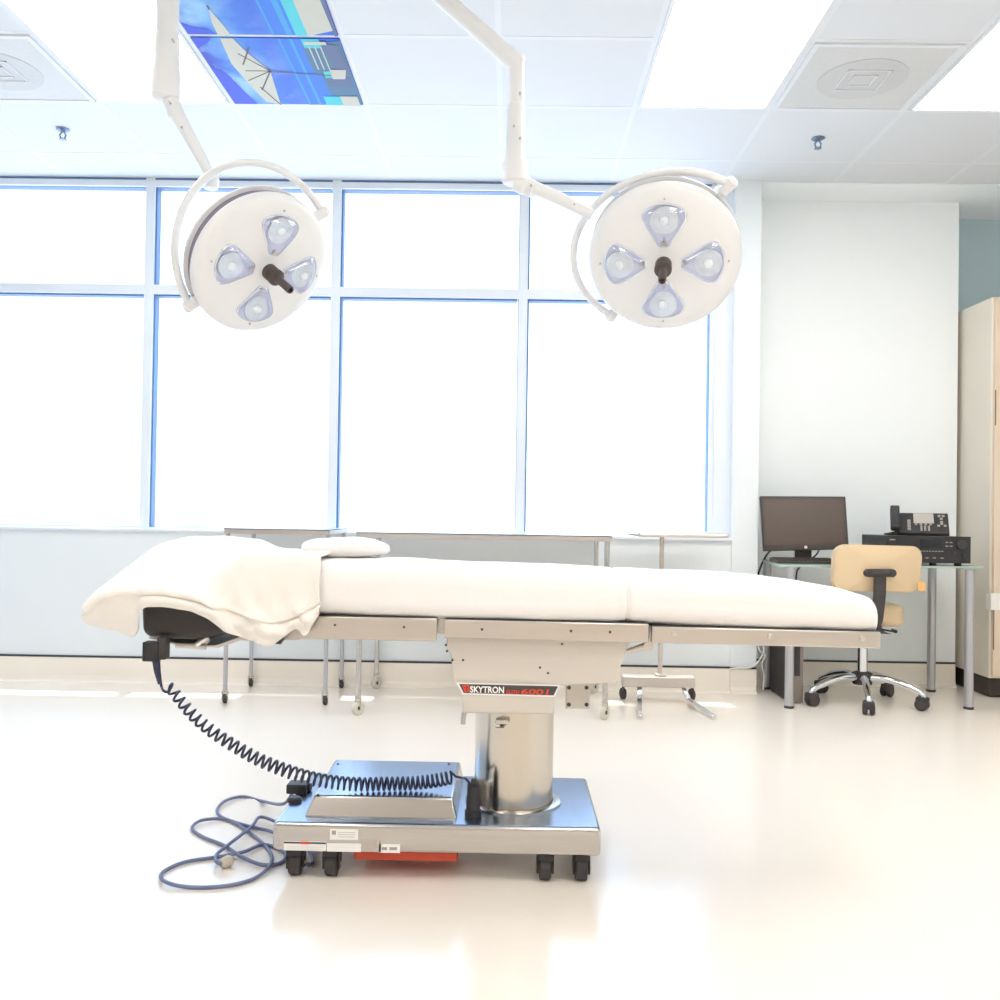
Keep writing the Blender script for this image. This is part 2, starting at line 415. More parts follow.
# beach picture printed on two ceiling tiles; drawn in sheet coordinates u (across), v (towards the window)
px0, px1 = GX[i0 + 1] + .013, GX[i0 + 2] - .013
zp = ZC - .006
def pic(u, v, row, lift=0):
    """row 0 = tile next to the window, 1 = tile nearer the camera"""
    y1 = GY0 - .013 - row * TP
    return V((px0 + u * (px1 - px0), y1 - .612 + v * .612, zp - .0008 * (1 + lift)))
M['sea_deep'] = mat('print_deep_sea', (8, 84, 176), .5, emit=0.225, emit_rgb=(26, 120, 226), var=.06, var_scale=12)
M['sea_mid'] = mat('print_sea', (25, 114, 165), .5, emit=0.225, emit_rgb=(36, 164, 236), var=.06, var_scale=12)
M['sea_turq'] = mat('print_turquoise', (39, 149, 158), .5, emit=0.225, emit_rgb=(56, 214, 226), var=.05, var_scale=12)
M['sand'] = mat('print_sand', (156, 155, 144), .5, emit=0.158, emit_rgb=(224, 222, 206), var=.03, var_scale=20)
M['sand_dark'] = mat('print_shadow', (64, 78, 110), .5, emit=0.135, emit_rgb=(92, 112, 158), var=.05, var_scale=20)
M['deck'] = mat('print_deck', (49, 89, 118), .5, emit=0.135, emit_rgb=(70, 128, 170), var=.05, var_scale=20)
M['umb'] = mat('print_canvas', (158, 158, 145), .5, emit=0.158, emit_rgb=(226, 226, 208), var=.02, var_scale=20)
M['umb_rib'] = mat('print_ribs', (86, 54, 58), .5, emit=0.068, emit_rgb=(124, 78, 84), var=.02)
M['cloud_blue'] = mat('print_dark_sky', (10, 46, 164), .5, emit=0.225, emit_rgb=(36, 66, 214), var=.06, var_scale=12)
M['cloud_pale'] = mat('print_pale_cloud', (102, 140, 172), .5, emit=0.225, emit_rgb=(146, 200, 246), var=.08, var_scale=16)
def print_tile(row, label):
    cx = (px0 + px1) / 2; y1 = GY0 - .013 - row * TP
    t = empty('picture_panel', (cx, y1 - .3, ZC), label, 'picture panel', 'beach picture panels in the ceiling')
    b = nb(); box(b, px0, px1, y1 - .612, y1, zp, ZC + .001); mk('printed_sheet', b, M['sky_print'], t, smooth=False)
    def shape(nm, m, polys, lift=0):
        for pl in polys:
            b = nb(); poly(b, [pic(u, v, row, lift) for u, v in pl]); mk(nm, b, M[m], t, smooth=False)
    def strokes(nm, m, lines, w, lift):
        b = nb()
        for (a, c) in lines:
            A, B = pic(*a, row, lift), pic(*c, row, lift); d = (B - A).normalized(); n = V((-d.y, d.x, 0)) * w
            poly(b, [A + n, B + n, B - n, A - n])
        mk(nm, b, M[m], t, smooth=False)
    if row == 0:
        shape('dark_sky', 'cloud_blue', [[(0, 1), (.18, 1), (.14, .8), (.1, .55), (.07, .45), (0, .4)], [(0, 0), (.14, 0), (.1, .06), (.03, .12), (0, .16)]])
        shape('deep_sea', 'sea_deep', [[(.6, 0), (.8, 0), (.8, 1), (.6, 1)]], 0)
        shape('sea', 'sea_mid', [[(.585, 0), (.6, 0), (.6, 1), (.585, 1)], [(.66, 0), (.68, 0), (.68, 1), (.66, 1)]], 1)
        shape('shallow_sea', 'sea_turq', [[(.74, 0), (.86, 0), (.86, .12), (.74, .12)], [(.8, .45), (.93, .45), (.93, .6), (.8, .6)], [(.72, .85), (.85, .85), (.85, 1), (.72, 1)]], 2)
        shape('deck_shade', 'deck', [[(.73, .08), (1, .02), (1, .98), (.86, .86), (.78, .82), (.78, .5), (.73, .45)]], 1)
        shape('dark_roof', 'sand_dark', [[(.86, .05), (.98, .08), (1, .5), (.9, .45)], [(.8, .55), (.98, .55), (.98, .7), (.8, .68)]], 3)
        shape('sand', 'sand', [[(.85, .42), (.97, .42), (.94, .56), (.85, .56)], [(.85, .84), (.98, .84), (.98, 1), (.85, 1)], [(.75, .03), (.9, .03), (.9, .07), (.75, .07)]], 4)
        strokes('deck_slats', 'sand', [((.775, .1), (.775, .42)), ((.815, .1), (.815, .42)), ((.855, .1), (.855, .42))], .003, 4)
        shape('parasol', 'umb', [[(.2, 0), (.285, 0), (.33, .2), (.42, .45), (.36, 1.0), (.26, .95), (.22, .75), (.17, .35)]], 2)
        strokes('parasol_ribs', 'umb_rib', [((.42, .45), (.26, .2)), ((.42, .45), (.24, .45)), ((.42, .45), (.22, .6)), ((.42, .45), (.28, .75)), ((.28, .7), (.36, 1.0)), ((.36, .12), (.25, .36)), ((.42, .46), (.92, .52))], .0035, 3)
    else:
        shape('dark_sky', 'cloud_blue', [[(0, 1), (.2, 1), (.15, .93), (.06, .9), (0, .84)]])
        shape('deep_sea', 'sea_deep', [[(.57, 0), (.74, 0), (.74, 1), (.57, 1)]], 0)
        shape('sea', 'sea_mid', [[(.565, 0), (.58, 0), (.58, 1), (.565, 1)], [(.66, 0), (.7, 0), (.7, 1), (.66, 1)]], 1)
        shape('shallow_sea', 'sea_turq', [[(.72, 0), (.82, 0), (.82, 1), (.72, 1)]], 2)
        shape('sand', 'sand', [[(.8, .04), (.98, .04), (.98, .93), (.8, 1)]], 3)
        shape('shore_shadow', 'sand_dark', [[(.965, .04), (1, .04), (1, 1), (.98, 1), (.97, .6)], [(.86, .03), (.99, .03), (.99, .06), (.86, .06)]], 4)
        shape('parasol', 'umb', [[(.2, 1), (.285, 1), (.275, .88), (.245, .68), (.21, .84)]], 2)
        strokes('parasol_ribs', 'umb_rib', [((.244, .69), (.243, .64))], .004, 3)
print_tile(0, 'beach picture panel with the white parasol, next to the window edge of the ceiling')
print_tile(1, 'beach picture panel of sea and sand, cut off by the top of the photo')

def sprinkler(px, py, label):
    p = onz(px, py, ZC); t = empty('ceiling_sprinkler', p, label, 'sprinkler', 'ceiling fire sprinklers')
    b = nb(); lathe(b, [(.032, 0), (.034, -.004), (.025, -.010), (.012, -.014), (0, -.014)], p, seg=24); mk('escutcheon', b, M['sprinkler'], t)
    b = nb(); tube(b, [p + V((0, 0, -.01)), p + V((.016, 0, -.03)), p + V((.012, 0, -.045)), p + V((0, 0, -.052)), p + V((-.012, 0, -.045)), p + V((-.016, 0, -.03)), p + V((0, 0, -.01))], .004, 6)
    mk('yoke', b, M['sprinkler'], t)
    b = nb(); lathe(b, [(0, -.05), (.018, -.052), (.018, -.055), (0, -.057)], p, seg=16); mk('deflector', b, M['sprinkler'], t)
sprinkler(63, 129, 'small metal fire sprinkler on the ceiling above the left window')
sprinkler(818, 138, 'small metal fire sprinkler on the ceiling below the right air vent')

# ------------------------------------------------------------------ operating table
YF = 2.55                          # front face of the side rails
def zat(px, py, Y): return at(px, py, Y).z
def xat(px, Y, py=600): return at(px, py, Y).x
tb = empty('operating_table', (-.2, 2.75, 0), 'steel operating table on a wide wheeled base and round column', 'operating table')
YB0, YB1 = 2.52, 3.0
bx0, bx1 = xat(272, YB0, 840), xat(601, YB0, 840)
zb0, zb1 = zat(430, 854, YB0), zat(430, 825, YB0)
b = nb(); box(b, bx0, bx1, YB0, YB1, zb0, zb1)
plate = mk('base_plate', b, M['steel'], tb, bevel=.012, segs=4)
def tint_top_faces(o):  # blue window reflection painted into the colour of upward faces
    o.data.materials.append(M['steel_sky_tint'])
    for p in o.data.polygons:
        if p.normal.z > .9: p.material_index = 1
tint_top_faces(plate)
# stickers on the front edge of the base
def sticker(name, x0, y0, x1, y1, m, parent=plate, lift=.0008, Y=YB0):
    A, B = at(x0, y0, Y), at(x1, y1, Y); bb = nb()
    box(bb, A.x, B.x, Y - lift, Y + .001, B.z, A.z); return mk(name, bb, M[m], parent, smooth=False)
s = sticker('warning_label', 284, 841, 326, 851, 'white')
sticker('printed_lines', 284, 841.5, 326, 844, 'plate_dark', plate, .0012); sticker('red_mark', 301, 841.5, 309, 844, 'logo_red', plate, .0016)
sticker('serial_label', 330, 829, 358, 840, 'white'); sticker('plain_label', 327, 843, 361, 852, 'white')
sticker('foil_label', 361, 839, 381, 852, 'silver'); sticker('mark_label', 379, 844, 400, 853, 'white')
def lines(rects):
    bb = nb()
    for (x0, y0, x1, y1) in rects:
        A, B = at(x0, y0, YB0), at(x1, y1, YB0); box(bb, A.x, B.x, YB0 - .0012, YB0, B.z, A.z)
    mk('printed_text', bb, M['print_grey'], plate, smooth=False)
lines([(287, 846.6, 323, 847.2), (287, 848.6, 323, 849.2)])
lines([(338, 832 + 2.2 * k, 355, 832.7 + 2.2 * k) for k in range(3)])
lines([(332, 830.5, 336, 834.5)])
lines([(330, 847, 357, 847.5)])
lines([(382, 847, 387, 850)]); lines([(389.5, 847, 397, 850)])

def base_caster(px, Y, name='caster'):
    x = xat(px, Y, 865); r = .0335
    b = nb(); box(b, x - .02, x + .02, Y - .025, Y + .025, zb0 - .022, zb0 + .004); box(b, x - .024, x - .018, Y - .02, Y + .02, .02, zb0 - .005); box(b, x + .018, x + .024, Y - .02, Y + .02, .02, zb0 - .005)
    c = mk('caster', b, M['rubber'], tb, bevel=.004)
    b = nb(); cyl(b, (x - .017, Y, r), (x + .017, Y, r), r, seg=28); mk('wheel', b, M['rubber'], c, bevel=.005)
    b = nb(); cyl(b, (x - .027, Y, r), (x + .027, Y, r), .006, seg=12); mk('axle', b, M['brass'], c)
for p in (296, 332, 545, 581): base_caster(p, 2.565)
for p in (312, 570): base_caster(p, 2.93)
b = nb(); A, B = at(354, 853, YB0 + .03), at(457, 862, YB0 + .03); box(b, A.x, B.x, YB0 + .03, YB0 + .3, B.z, zb0 + .002); mk('red_pedal_bar', b, M['red'], tb, bevel=.004)
# steel cover on the base
zk = .212
cf0, cf1 = at(304, 818, 2.568), at(457, 819, 2.568)
b = nb()
hexa(b, [(cf0.x, 2.568, zb1 - .002), (cf1.x, 2.568, zb1 - .002), (cf1.x, 2.965, zb1 - .002), (cf0.x, 2.965, zb1 - .002)],
     [(cf0.x + .022, 2.59, zk), (cf1.x - .014, 2.59, zk), (cf1.x - .014, 2.96, zk), (cf0.x + .012, 2.96, zk)])
cover = mk('motor_cover', b, M['steel'], tb, bevel=.006, segs=3)
tint_top_faces(cover)
for (px, py) in ((338, 764), (449, 764), (318, 795)):
    b = nb(); p = onz(px, py, zk); lathe(b, [(.004, 0), (.004, .002), (0, .003)], p, seg=10); mk('screw', b, M['plate_dark'], cover)
# column
CX, CY, CR = xat(514, 2.75, 760), 2.75, .1165
b = nb(); lathe(b, [(CR, zb1 - .01), (CR, .62)], (CX, CY, 0), seg=64); mk('column', b, M['steel_col'], tb)
b = nb(); lathe(b, [(CR + .026, zb1 - .002), (CR + .026, zb1 + .004), (CR + .02, zb1 + .007), (CR + .002, zb1 + .007)], (CX, CY, 0), seg=64, cap=False); mk('column_collar', b, M['steel'], tb)
# housing above the column
hp = [(447, 637), (446, 648), (451, 655), (453, 676), (457, 684), (560, 685.5), (618, 683), (620, 668), (627, 648), (630, 643), (648, 641), (649, 637)]
b = nb(); prism(b, [at(x, y, 2.585) for x, y in hp], (0, .33, 0)); hs = mk('housing', b, M['housing'], tb, bevel=.003)
sk = [(457, 683), (560, 685.5), (554.5, 696), (553.5, 714), (463, 713), (462, 695)]
b = nb(); prism(b, [at(x, y, 2.578) for x, y in sk], (0, .325, 0)); skirt = mk('column_skirt', b, M['housing'], tb, bevel=.003)
# name plate
Yp = 2.5765
def quad(bm, pts, Y, t=.001): prism(bm, [at(x, y, Y) for x, y in pts], (0, t, 0))
b = nb(); quad(b, [(456.5, 682.5), (560, 685), (554.5, 697), (462.5, 694.5)], Yp); npl = mk('name_plate', b, M['white'], skirt, smooth=False)
b = nb(); quad(b, [(459, 684), (558, 686.3), (553.6, 695.4), (463.6, 693)], Yp - .0008); mk('plate_field', b, M['plate_dark'], skirt, smooth=False)
b = nb(); quad(b, [(462, 685), (469.5, 685.2), (469.5, 692.3), (464.5, 692)], Yp - .0014)
mk('red_emblem', b, M['logo_red'], skirt, smooth=False)
b = nb()
for (x0, y0, x1, y1) in ((463.5, 687.5, 468.5, 688.1), (466.6, 685.5, 467.2, 691.8)):
    quad(b, [(x0, y0), (x1, y0), (x1, y1), (x0, y1)], Yp - .0018, .0004)
mk('emblem_lines', b, M['plate_dark'], skirt, smooth=False)
rt = (at(560, 685.5, Yp) - at(457, 683.2, Yp)).normalized(); up = V((0, 0, 1))
b = nb(); o = at(470, 692.3, Yp - .0018); wid = (at(504, 692, Yp) - at(470, 692, Yp)).length
text_bm(b, 'SKYTRON', o, rt, up, .0245, bold=.03, width=wid); mk('maker_lettering', b, M['white'], skirt, smooth=False)
b = nb(); o = at(506.5, 694.0, Yp - .0018)
text_bm(b, 'ELITE/', o, rt, up, .016, bold=.02, width=(at(520, 692, Yp) - at(506.5, 692, Yp)).length)
o = at(521, 694.3, Yp - .0018); text_bm(b, '6001', o, rt, up, .0215, bold=.02, shear=.12, width=(at(549, 692, Yp) - at(521, 692, Yp)).length)
mk('model_lettering', b, M['logo_red'], skirt, smooth=False)
# screw plates and fittings
def screws(nm, pts, Y, parent, r=.0035, m='plate_dark'):
    for x, y in pts:
        b = nb(); p = at(x, y, Y); lathe(b, [(r, 0), (r, .002), (0, .0025)], p, (0, -1, 0), 10)
        mk(nm, b, M[m], parent)
screws('screw', [(452.5, 660), (463, 660), (446, 645), (447, 651), (540, 667.5), (548, 673), (482, 629), (559.5, 635), (562, 644)], 2.584, hs)
b = nb(); A, B = at(566, 686, 2.70), at(590, 709, 2.70); box(b, A.x, B.x, 2.70, 2.72, B.z, A.z + .02); bp = mk('bolt_plate', b, M['housing'], tb, bevel=.002)
screws('bolt', [(569, 687.5), (586.5, 687.5), (569, 704.5), (586.5, 704.5)], 2.70, bp, .006)
b = nb(); p = at(503, 722, 2.63); box(b, p.x - .020, p.x + .016, 2.615, 2.645, p.z - .004, p.z + .010); box(b, p.x - .022, p.x - .008, 2.618, 2.645, p.z - .014, p.z + .002); box(b, p.x - .02, p.x + .004, 2.618, 2.645, p.z - .015, p.z - .009); mk('column_latch', b, M['steel'], tb, bevel=.003)
b = nb(); p, q = at(464, 712, 2.6), at(463, 724, 2.6); cyl(b, p, q, .007, seg=12); mk('stop_pin', b, M['alu'], tb)
# side rails, front and back, one pair per section
def rail(x0, y0, x1, y1, h, name='side_rail'):
    A, B = at(x0, y0, YF), at(x1, y1, YF); hh = h * YF / F
    for dy in (0, .47):
        b = nb(); Y0 = YF + dy
        prism(b, [V((A.x, Y0, A.z)), V((B.x, Y0, B.z)), V((B.x, Y0, B.z - hh)), V((A.x, Y0, A.z - hh))], (0, .025, 0))
        r = mk(name, b, M['rail'], tb, bevel=.003)
        if dy == 0: first = r
    return first
r1 = rail(300, 616, 437, 618.5, 23)
r2 = rail(444.5, 619.5, 649, 624, 18.5)
r3 = rail(652, 626.5, 881, 632, 16.5)
screws('screw', [(335, 625), (404, 627)], YF, r1)
screws('screw', [(482, 629.3), (571, 631), (610, 632)], YF, r2, .004)
for x, y in ((674, 634), (770, 636.5), (862, 638.5)):
    b = nb(); lathe(b, [(.008, 0), (.008, .003), (.004, .005), (0, .005)], at(x, y, YF), (0, -1, 0), 14); mk('bolt', b, M['rail'], r3)
# deck under the pads (dark board edge)
def board(x0, y0, x1, y1, z_up, m='black', name='deck_board', y_a=YF + .006, y_b=YF + .49):
    A, B = at(x0, y0, YF), at(x1, y1, YF); b = nb()
    hexa(b, [(A.x, y_a, A.z - .02), (B.x, y_a, B.z - .02), (B.x, y_b, B.z - .02), (A.x, y_b, A.z - .02)],
         [(A.x, y_a, A.z + z_up), (B.x, y_a, B.z + z_up), (B.x, y_b, B.z + z_up), (A.x, y_b, A.z + z_up)])
    return mk(name, b, M[m], tb, bevel=.003)
board(304, 616, 437, 618.5, .003); board(444.5, 619.5, 649, 624, .004); board(652, 626.5, 880, 632, .003)
# hinge and connecting pieces at the gaps
b = nb(); A = at(437, 617, YF + .03); B = at(446, 641, YF + .03); box(b, A.x, B.x, YF + .03, YF + .06, B.z + .02, A.z); mk('hinge_bar', b, M['steel'], tb, bevel=.002)
b = nb(); p, q = at(648, 645, YF + .04), at(627, 652, YF + .04)
tube(b, [p, q], [.011, .008], 14); lathe(b, [(.014, 0), (.014, .012), (0, .013)], p + V((0, -.004, 0)), (0, -1, 0), 18); mk('tilt_lever', b, M['rail'], tb)
b = nb(); A, B = at(649, 625, YF + .02), at(664, 649, YF + .02); box(b, A.x, B.x, YF + .02, YF + .05, B.z + .025, A.z - .003); mk('leg_bracket', b, M['rail'], tb, bevel=.002)
b = nb(); p = at(279, 637.5, YF + .03); lathe(b, [(0, -.02), (.012, -.016), (.02, 0), (.016, .012), (0, .016)], p, (.9, 0, -.35), 16); cyl(b, p, p + V((0, .06, .01)), .005, seg=8); mk('clamp_knob', b, M['black'], tb)
# head section: wedge pad on a metal bracket
hpts = [(140, 604), (141, 634), (150, 638.5), (196, 640.5), (214, 637), (236, 631), (246, 624), (232, 614), (206, 602), (180, 597), (150, 597)]
b = nb(); prism(b, [at(x, y, 2.575) for x, y in hpts], (0, .42, 0)); mk('head_pad', b, M['vinyl'], tb, bevel=.02, segs=4)
b = nb(); prism(b, [at(x, y, 2.60) for x, y in ((146, 638), (180, 642.5), (215, 645), (240, 636), (262, 630), (300, 627), (300, 640), (262, 641), (240, 640.5), (218, 648), (176, 645))], (0, .36, 0)); mk('head_bracket', b, M['rail'], tb, bevel=.003)
b = nb(); tube(b, [at(176, 645, 2.58), at(206, 647, 2.58)], .008, 10); tube(b, [at(196, 646.5, 2.58), at(208, 638, 2.6)], .012, 10); mk('head_lever', b, M['rail'], tb)
# pads (mostly under the sheets)
def pad(x0, x1, zb, zt, ya, yb):
    b = nb(); box(b, x0, x1, ya, yb, zb, zt); return mk('table_pad', b, M['vinyl'], tb, bevel=.02, segs=3)
zpad = zat(445, 619.5, YF) + .006
pad(xat(262, YF), xat(437, YF), zpad, zpad + .1, YF + .03, 2.99)
pad(xat(445, YF), xat(646, YF), zpad - .006, zpad + .1, YF + .03, 2.99)
pad(xat(655, YF), xat(860, YF), zpad - .012, zpad + .035, YF + .03, 2.98)

# ------------------------------------------------------------------ sheets, blanket, pillow
def sheet_loft(name, stations, label, seed, nring=44, m='sheet', wr=.0055):
    """stations: (x, y0, y1, z_bottom, z_top, corner radius)"""
    st = []
    for a, c in zip(stations, stations[1:]):
        n = max(2, int(abs(c[0] - a[0]) / .012))
        for k in range(n):
            t = k / n; st.append(tuple(a[i] + (c[i] - a[i]) * t for i in range(6)))
    st.append(stations[-1]); b = nb(); rings = []
    for (x, y0, y1, z0, z1, r) in st:
        h = z1 - z0; w = y1 - y0; r = min(r, h * .49, w * .49)
        pts = rrect((y0 + y1) / 2, (z0 + z1) / 2, w, h, r, 5)
        # densify straight runs
        dens = []
        for i in range(len(pts)):
            p, q = V(pts[i]), V(pts[(i + 1) % len(pts)])
            d = (q - p).length; k = max(1, int(d / .02)) if False else (8 if i % 6 == 5 else 1)
            for j in range(k): dens.append(p + (q - p) * j / k)
        ring = []
        cy, cz = (y0 + y1) / 2, (z0 + z1) / 2
        for p in dens:
            co = V((x, p.x, p.y))
            n1 = noise.noise(V((co.x * 3.2 + seed, co.y * 5, co.z * 9)))
            n2 = noise.noise(V((co.x * 9 + seed * 2, co.y * 6, co.z * 16 - co.x * 6)))
            dv = V((0, p.x - cy, (p.y - cz) * 2.2)); dv = dv.normalized() if dv.length > 1e-6 else V((0, 0, 1))
            co += dv * (n1 * wr + n2 * wr * .6)
            if co.z < z0 + .0015: co.z = z0 + .0015 + abs(n1) * .003
            ring.append(b.verts.new(co))
        rings.append(ring)
    n = len(rings[0])
    for A, B in zip(rings, rings[1:]):
        for k in range(n): b.faces.new((A[k], A[(k + 1) % n], B[(k + 1) % n], B[k]))
    b.faces.new(list(reversed(rings[0]))); b.faces.new(rings[-1])
    return tag(mk(name, b, M[m], None, subsurf=1, angle=180), label, 'sheet')
ya, yb = YF - .004, 3.035
def zb_(px, py): return zat(px, py, YF)
x = lambda px: xat(px, YF, 600)
dz = -.0105
sheet_loft('fitted_sheet', [(x(268), ya + .02, yb, zb_(268, 615) + dz, .84, .03), (x(290), ya, yb, zb_(290, 615) + dz, .86, .045), (x(318), ya, yb, zb_(318, 613) + dz, .866, .045), (x(380), ya, yb, zb_(380, 615.5) + dz, .862, .045), (x(445), ya, yb, zb_(445, 617) + dz, .857, .045), (x(540), ya, yb, zb_(540, 620) + dz, .852, .045), (x(610), ya, yb, zb_(610, 621) + dz, .846, .045), (x(624), ya + .002, yb - .003, zb_(624, 620) + dz, .843, .05), (x(628.5), ya + .008, yb - .01, zb_(629, 620) + dz + .002, .839, .045)],
           'white sheet stretched over the middle pads of the operating table', 1.3)
sheet_loft('fitted_sheet', [(x(622), ya + .012, yb - .014, zb_(622, 620) + dz + .004, .832, .05), (x(628.5), ya + .008, yb - .01, zb_(629, 620) + dz + .002, .8385, .045), (x(631.5), ya + .001, yb - .002, zb_(632, 621) + dz, .841, .05), (x(650), ya, yb, zb_(650, 622.5) + dz, .842, .05), (x(700), ya, yb, zb_(700, 625) + dz, .838, .05), (x(760), ya, yb, zb_(760, 627) + dz, .833, .05), (x(800), ya, yb, zb_(800, 628.5) + dz, .825, .05), (x(840), ya, yb - .005, zb_(840, 630) + dz, .813, .05), (x(866), ya + .001, yb - .02, zb_(866, 631.5) + dz, .801, .05), (x(876), ya + .006, yb - .03, zb_(876, 632) + dz, .793, .05), (x(881), ya + .022, yb - .05, zb_(881, 631) + dz, .775, .035), (x(883), ya + .045, yb - .08, zb_(883, 627) + dz, .75, .02)],
           'white sheet over the sloping foot end of the operating table', 5.1)

# folded blanket thrown over the head end: lofted between a back edge, the top, the fold crest and the hem
ST = [  # front x, crest y, hem y, back x, back y
    (84, 606, 619, 150, 572), (92, 598, 624, 156, 564), (105, 592, 628, 164, 555), (122, 588, 632, 175, 546), (137, 587.5, 635, 186, 541.5),
    (143, 587.5, 609, 192, 540.5), (160, 587, 606, 206, 540), (180, 589.5, 608, 222, 540), (197, 593, 611.5, 238, 540), (217, 599.5, 622, 252, 541),
    (240, 606, 635, 264, 543), (255, 610, 640, 278, 549), (270, 614.5, 645, 290, 552.5), (284, 613, 637, 304, 553), (297, 608, 628, 314, 553.5), (307, 603, 635, 324, 553.5), (319, 596, 613, 335, 554)]
rows = []
for i, (xf, yc, yh_, xb, yb_) in enumerate(ST):
    Yh = 2.535 if i > 4 else 2.60 + .012 * (4 - i)
    Yc = 2.520 if i > 4 else 2.54
    w_ = max(0, min(1, (xf - 195) / 45)); w_ = w_ * w_ * (3 - 2 * w_)
    back = at(xb, yb_, 3.04); crest = at(xf, yc, Yc + .012); lip = at(xf, yc + 5.5, Yc); hem = at(xf, yh_, Yh)
    if 6 <= i <= 9: hem.y -= .012
    edge_s = back.lerp(crest, .86) + V((0, 0, .012))
    edge_b = V((crest.x, 2.552, .874))
    edge = edge_s.lerp(edge_b, w_)
    m1 = (back.lerp(crest, .3) + V((0, 0, .032))).lerp(V((back.x * .7 + crest.x * .3, 2.9, .877)), w_)
    m2 = (back.lerp(crest, .6) + V((0, 0, .026))).lerp(V((back.x * .35 + crest.x * .65, 2.7, .879)), w_)
    if i >= 13:
        drop_ = (.001, .0015, .002, .003)[i - 13]
        edge.z -= drop_; m1.z -= drop_; m2.z -= drop_; crest.y = 2.535; lip.y = 2.528; hem.y = 2.538
        back.z = min(back.z, .876)
    mid = lip.lerp(hem, .5) + V((0, -.012, 0))
    under = lip + V((0, .012, -.010))       # tucked crease below the fold
    bh = back + V((0, .035, -.06)); bh2 = back + V((0, .04, -.15))
    rows.append([bh2, bh, back, m1, m2, edge, crest, lip, under, mid, hem])
cols = [spline([r[j] for r in rows], 6) for j in range(len(rows[0]))]
grid = []
for i in range(len(cols[0])):
    grid.append(spline([cols[j][i] for j in range(len(cols))], 6))
b = nb(); vs = []
for i, row in enumerate(grid):
    L = []
    for j, p in enumerate(row):
        u = i / len(grid); f = j / len(row)
        n1 = noise.noise(V((p.x * 6, p.y * 6, p.z * 6 + 3))); n2 = noise.noise(V((p.x * 20 + 5, p.y * 12, p.z * 20)))
        n3 = 1 - abs(noise.noise(V((p.x * 11 + p.z * 9, p.y * 3, p.z * 7 - p.x * 5 + 9)))) * 2.2
        k_f = max(0, min(1, (f - .5) / .1)); k_u = max(0, min(1, (u - .5) / .15))
        q = p + V((n2 * .004, -(abs(n1) * .010 + max(0, n3) * .014 * (.35 + .65 * k_u)) * k_f, (abs(n1) * .007 + max(0, n3) * .004) * (1 - k_f) + n2 * .003))
        # gathered folds running to the hanging corner
        g_ = max(0, min(1, (f - .52) / .12)) * max(0, min(1, (u - .42) / .12))
        w1 = math.sin((p.x * 58 + p.z * 40) + n1 * 3.5); w2 = math.sin((p.x * 34 - p.z * 88) + n1 * 4.0)
        q.y -= g_ * (.021 * max(0, w1) ** 1.5 + .012 * max(0, w2) ** 1.5)
        L.append(b.verts.new(q))
    vs.append(L)
for A, B in zip(vs, vs[1:]):
    for k in range(len(A) - 1): b.faces.new((A[k], A[k + 1], B[k + 1], B[k]))
tag(mk('blanket', b, M['blanket'], None, subsurf=1, solid=.008, angle=180), 'rumpled cream white blanket draped over the head end of the operating table', 'blanket')

# small pillow beside the blanket
def pillow(c, sx, sy, sz, label):
    b = nb(); n, m_ = 40, 20; g = []
    for i in range(m_ + 1):
        L = []
        for k in range(n):
            a = 2 * PI * k / n; e = PI * (i / m_ - .5)
            ce, se = math.cos(e), math.sin(e)
            f = lambda v_, q: math.copysign(abs(v_) ** q, v_)
            p = V((sx * f(math.cos(a), .75) * f(ce, .8), sy * f(math.sin(a), .75) * f(ce, .8), sz * f(se, .9)))
            p.z += .05 * 0 + noise.noise(p * 9) * .008
            if p.z < -.028: p.z = -.028
            L.append(b.verts.new(V(c) + p))
        g.append(L)
    for A, B in zip(g, g[1:]):
        for k in range(n): b.faces.new((A[k], A[(k + 1) % n], B[(k + 1) % n], B[k]))
    b.faces.new(list(reversed(g[0]))); b.faces.new(g[-1])
    bmesh.ops.remove_doubles(b, verts=b.verts[:], dist=1e-5)
    return tag(mk('pillow', b, M['sheet'], None, subsurf=1, angle=180), label, 'pillow')
pc = at(339, 556, 2.93)
pillow((xat(346, 2.95, 556), 2.95, .893), .142, .08, .034, 'small white pillow lying behind the blanket on the table')

# ------------------------------------------------------------------ hand control with coiled cord
hc = empty('hand_control', at(153, 652, 2.545), 'black hand control hooked under the table head with its coiled cord', 'hand control')
b = nb(); A, B = at(142, 642, 2.53), at(158, 662, 2.53); box(b, A.x, B.x, 2.53, 2.565, B.z, A.z); mk('handset', b, M['black'], hc, bevel=.004)
b = nb(); A, B = at(156.5, 641.5, 2.535), at(165.5, 660, 2.535); box(b, A.x, B.x, 2.535, 2.57, B.z, A.z + .012); mk('hook_plate', b, M['rubber'], hc, bevel=.004)
b = nb(); tube(b, [at(156, 660, 2.545), at(157.5, 672, 2.545), at(160, 684, 2.545)], [.011, .009, .006], 12); mk('strain_relief', b, M['cord'], hc)
path = [(160, 683, 2.545), (163, 688.5, 2.545), (170, 688, 2.545), (180, 700, 2.54), (195, 717, 2.53), (215, 733.5, 2.52), (237, 747.5, 2.53), (262, 761, 2.535), (290, 772, 2.55), (312, 778.5, 2.575), (335, 782.5, 2.60), (365, 784.5, 2.625), (400, 784, 2.64), (430, 781.5, 2.645), (455, 776.5, 2.64)]
cen = spline([at(*p) for p in path], 24)
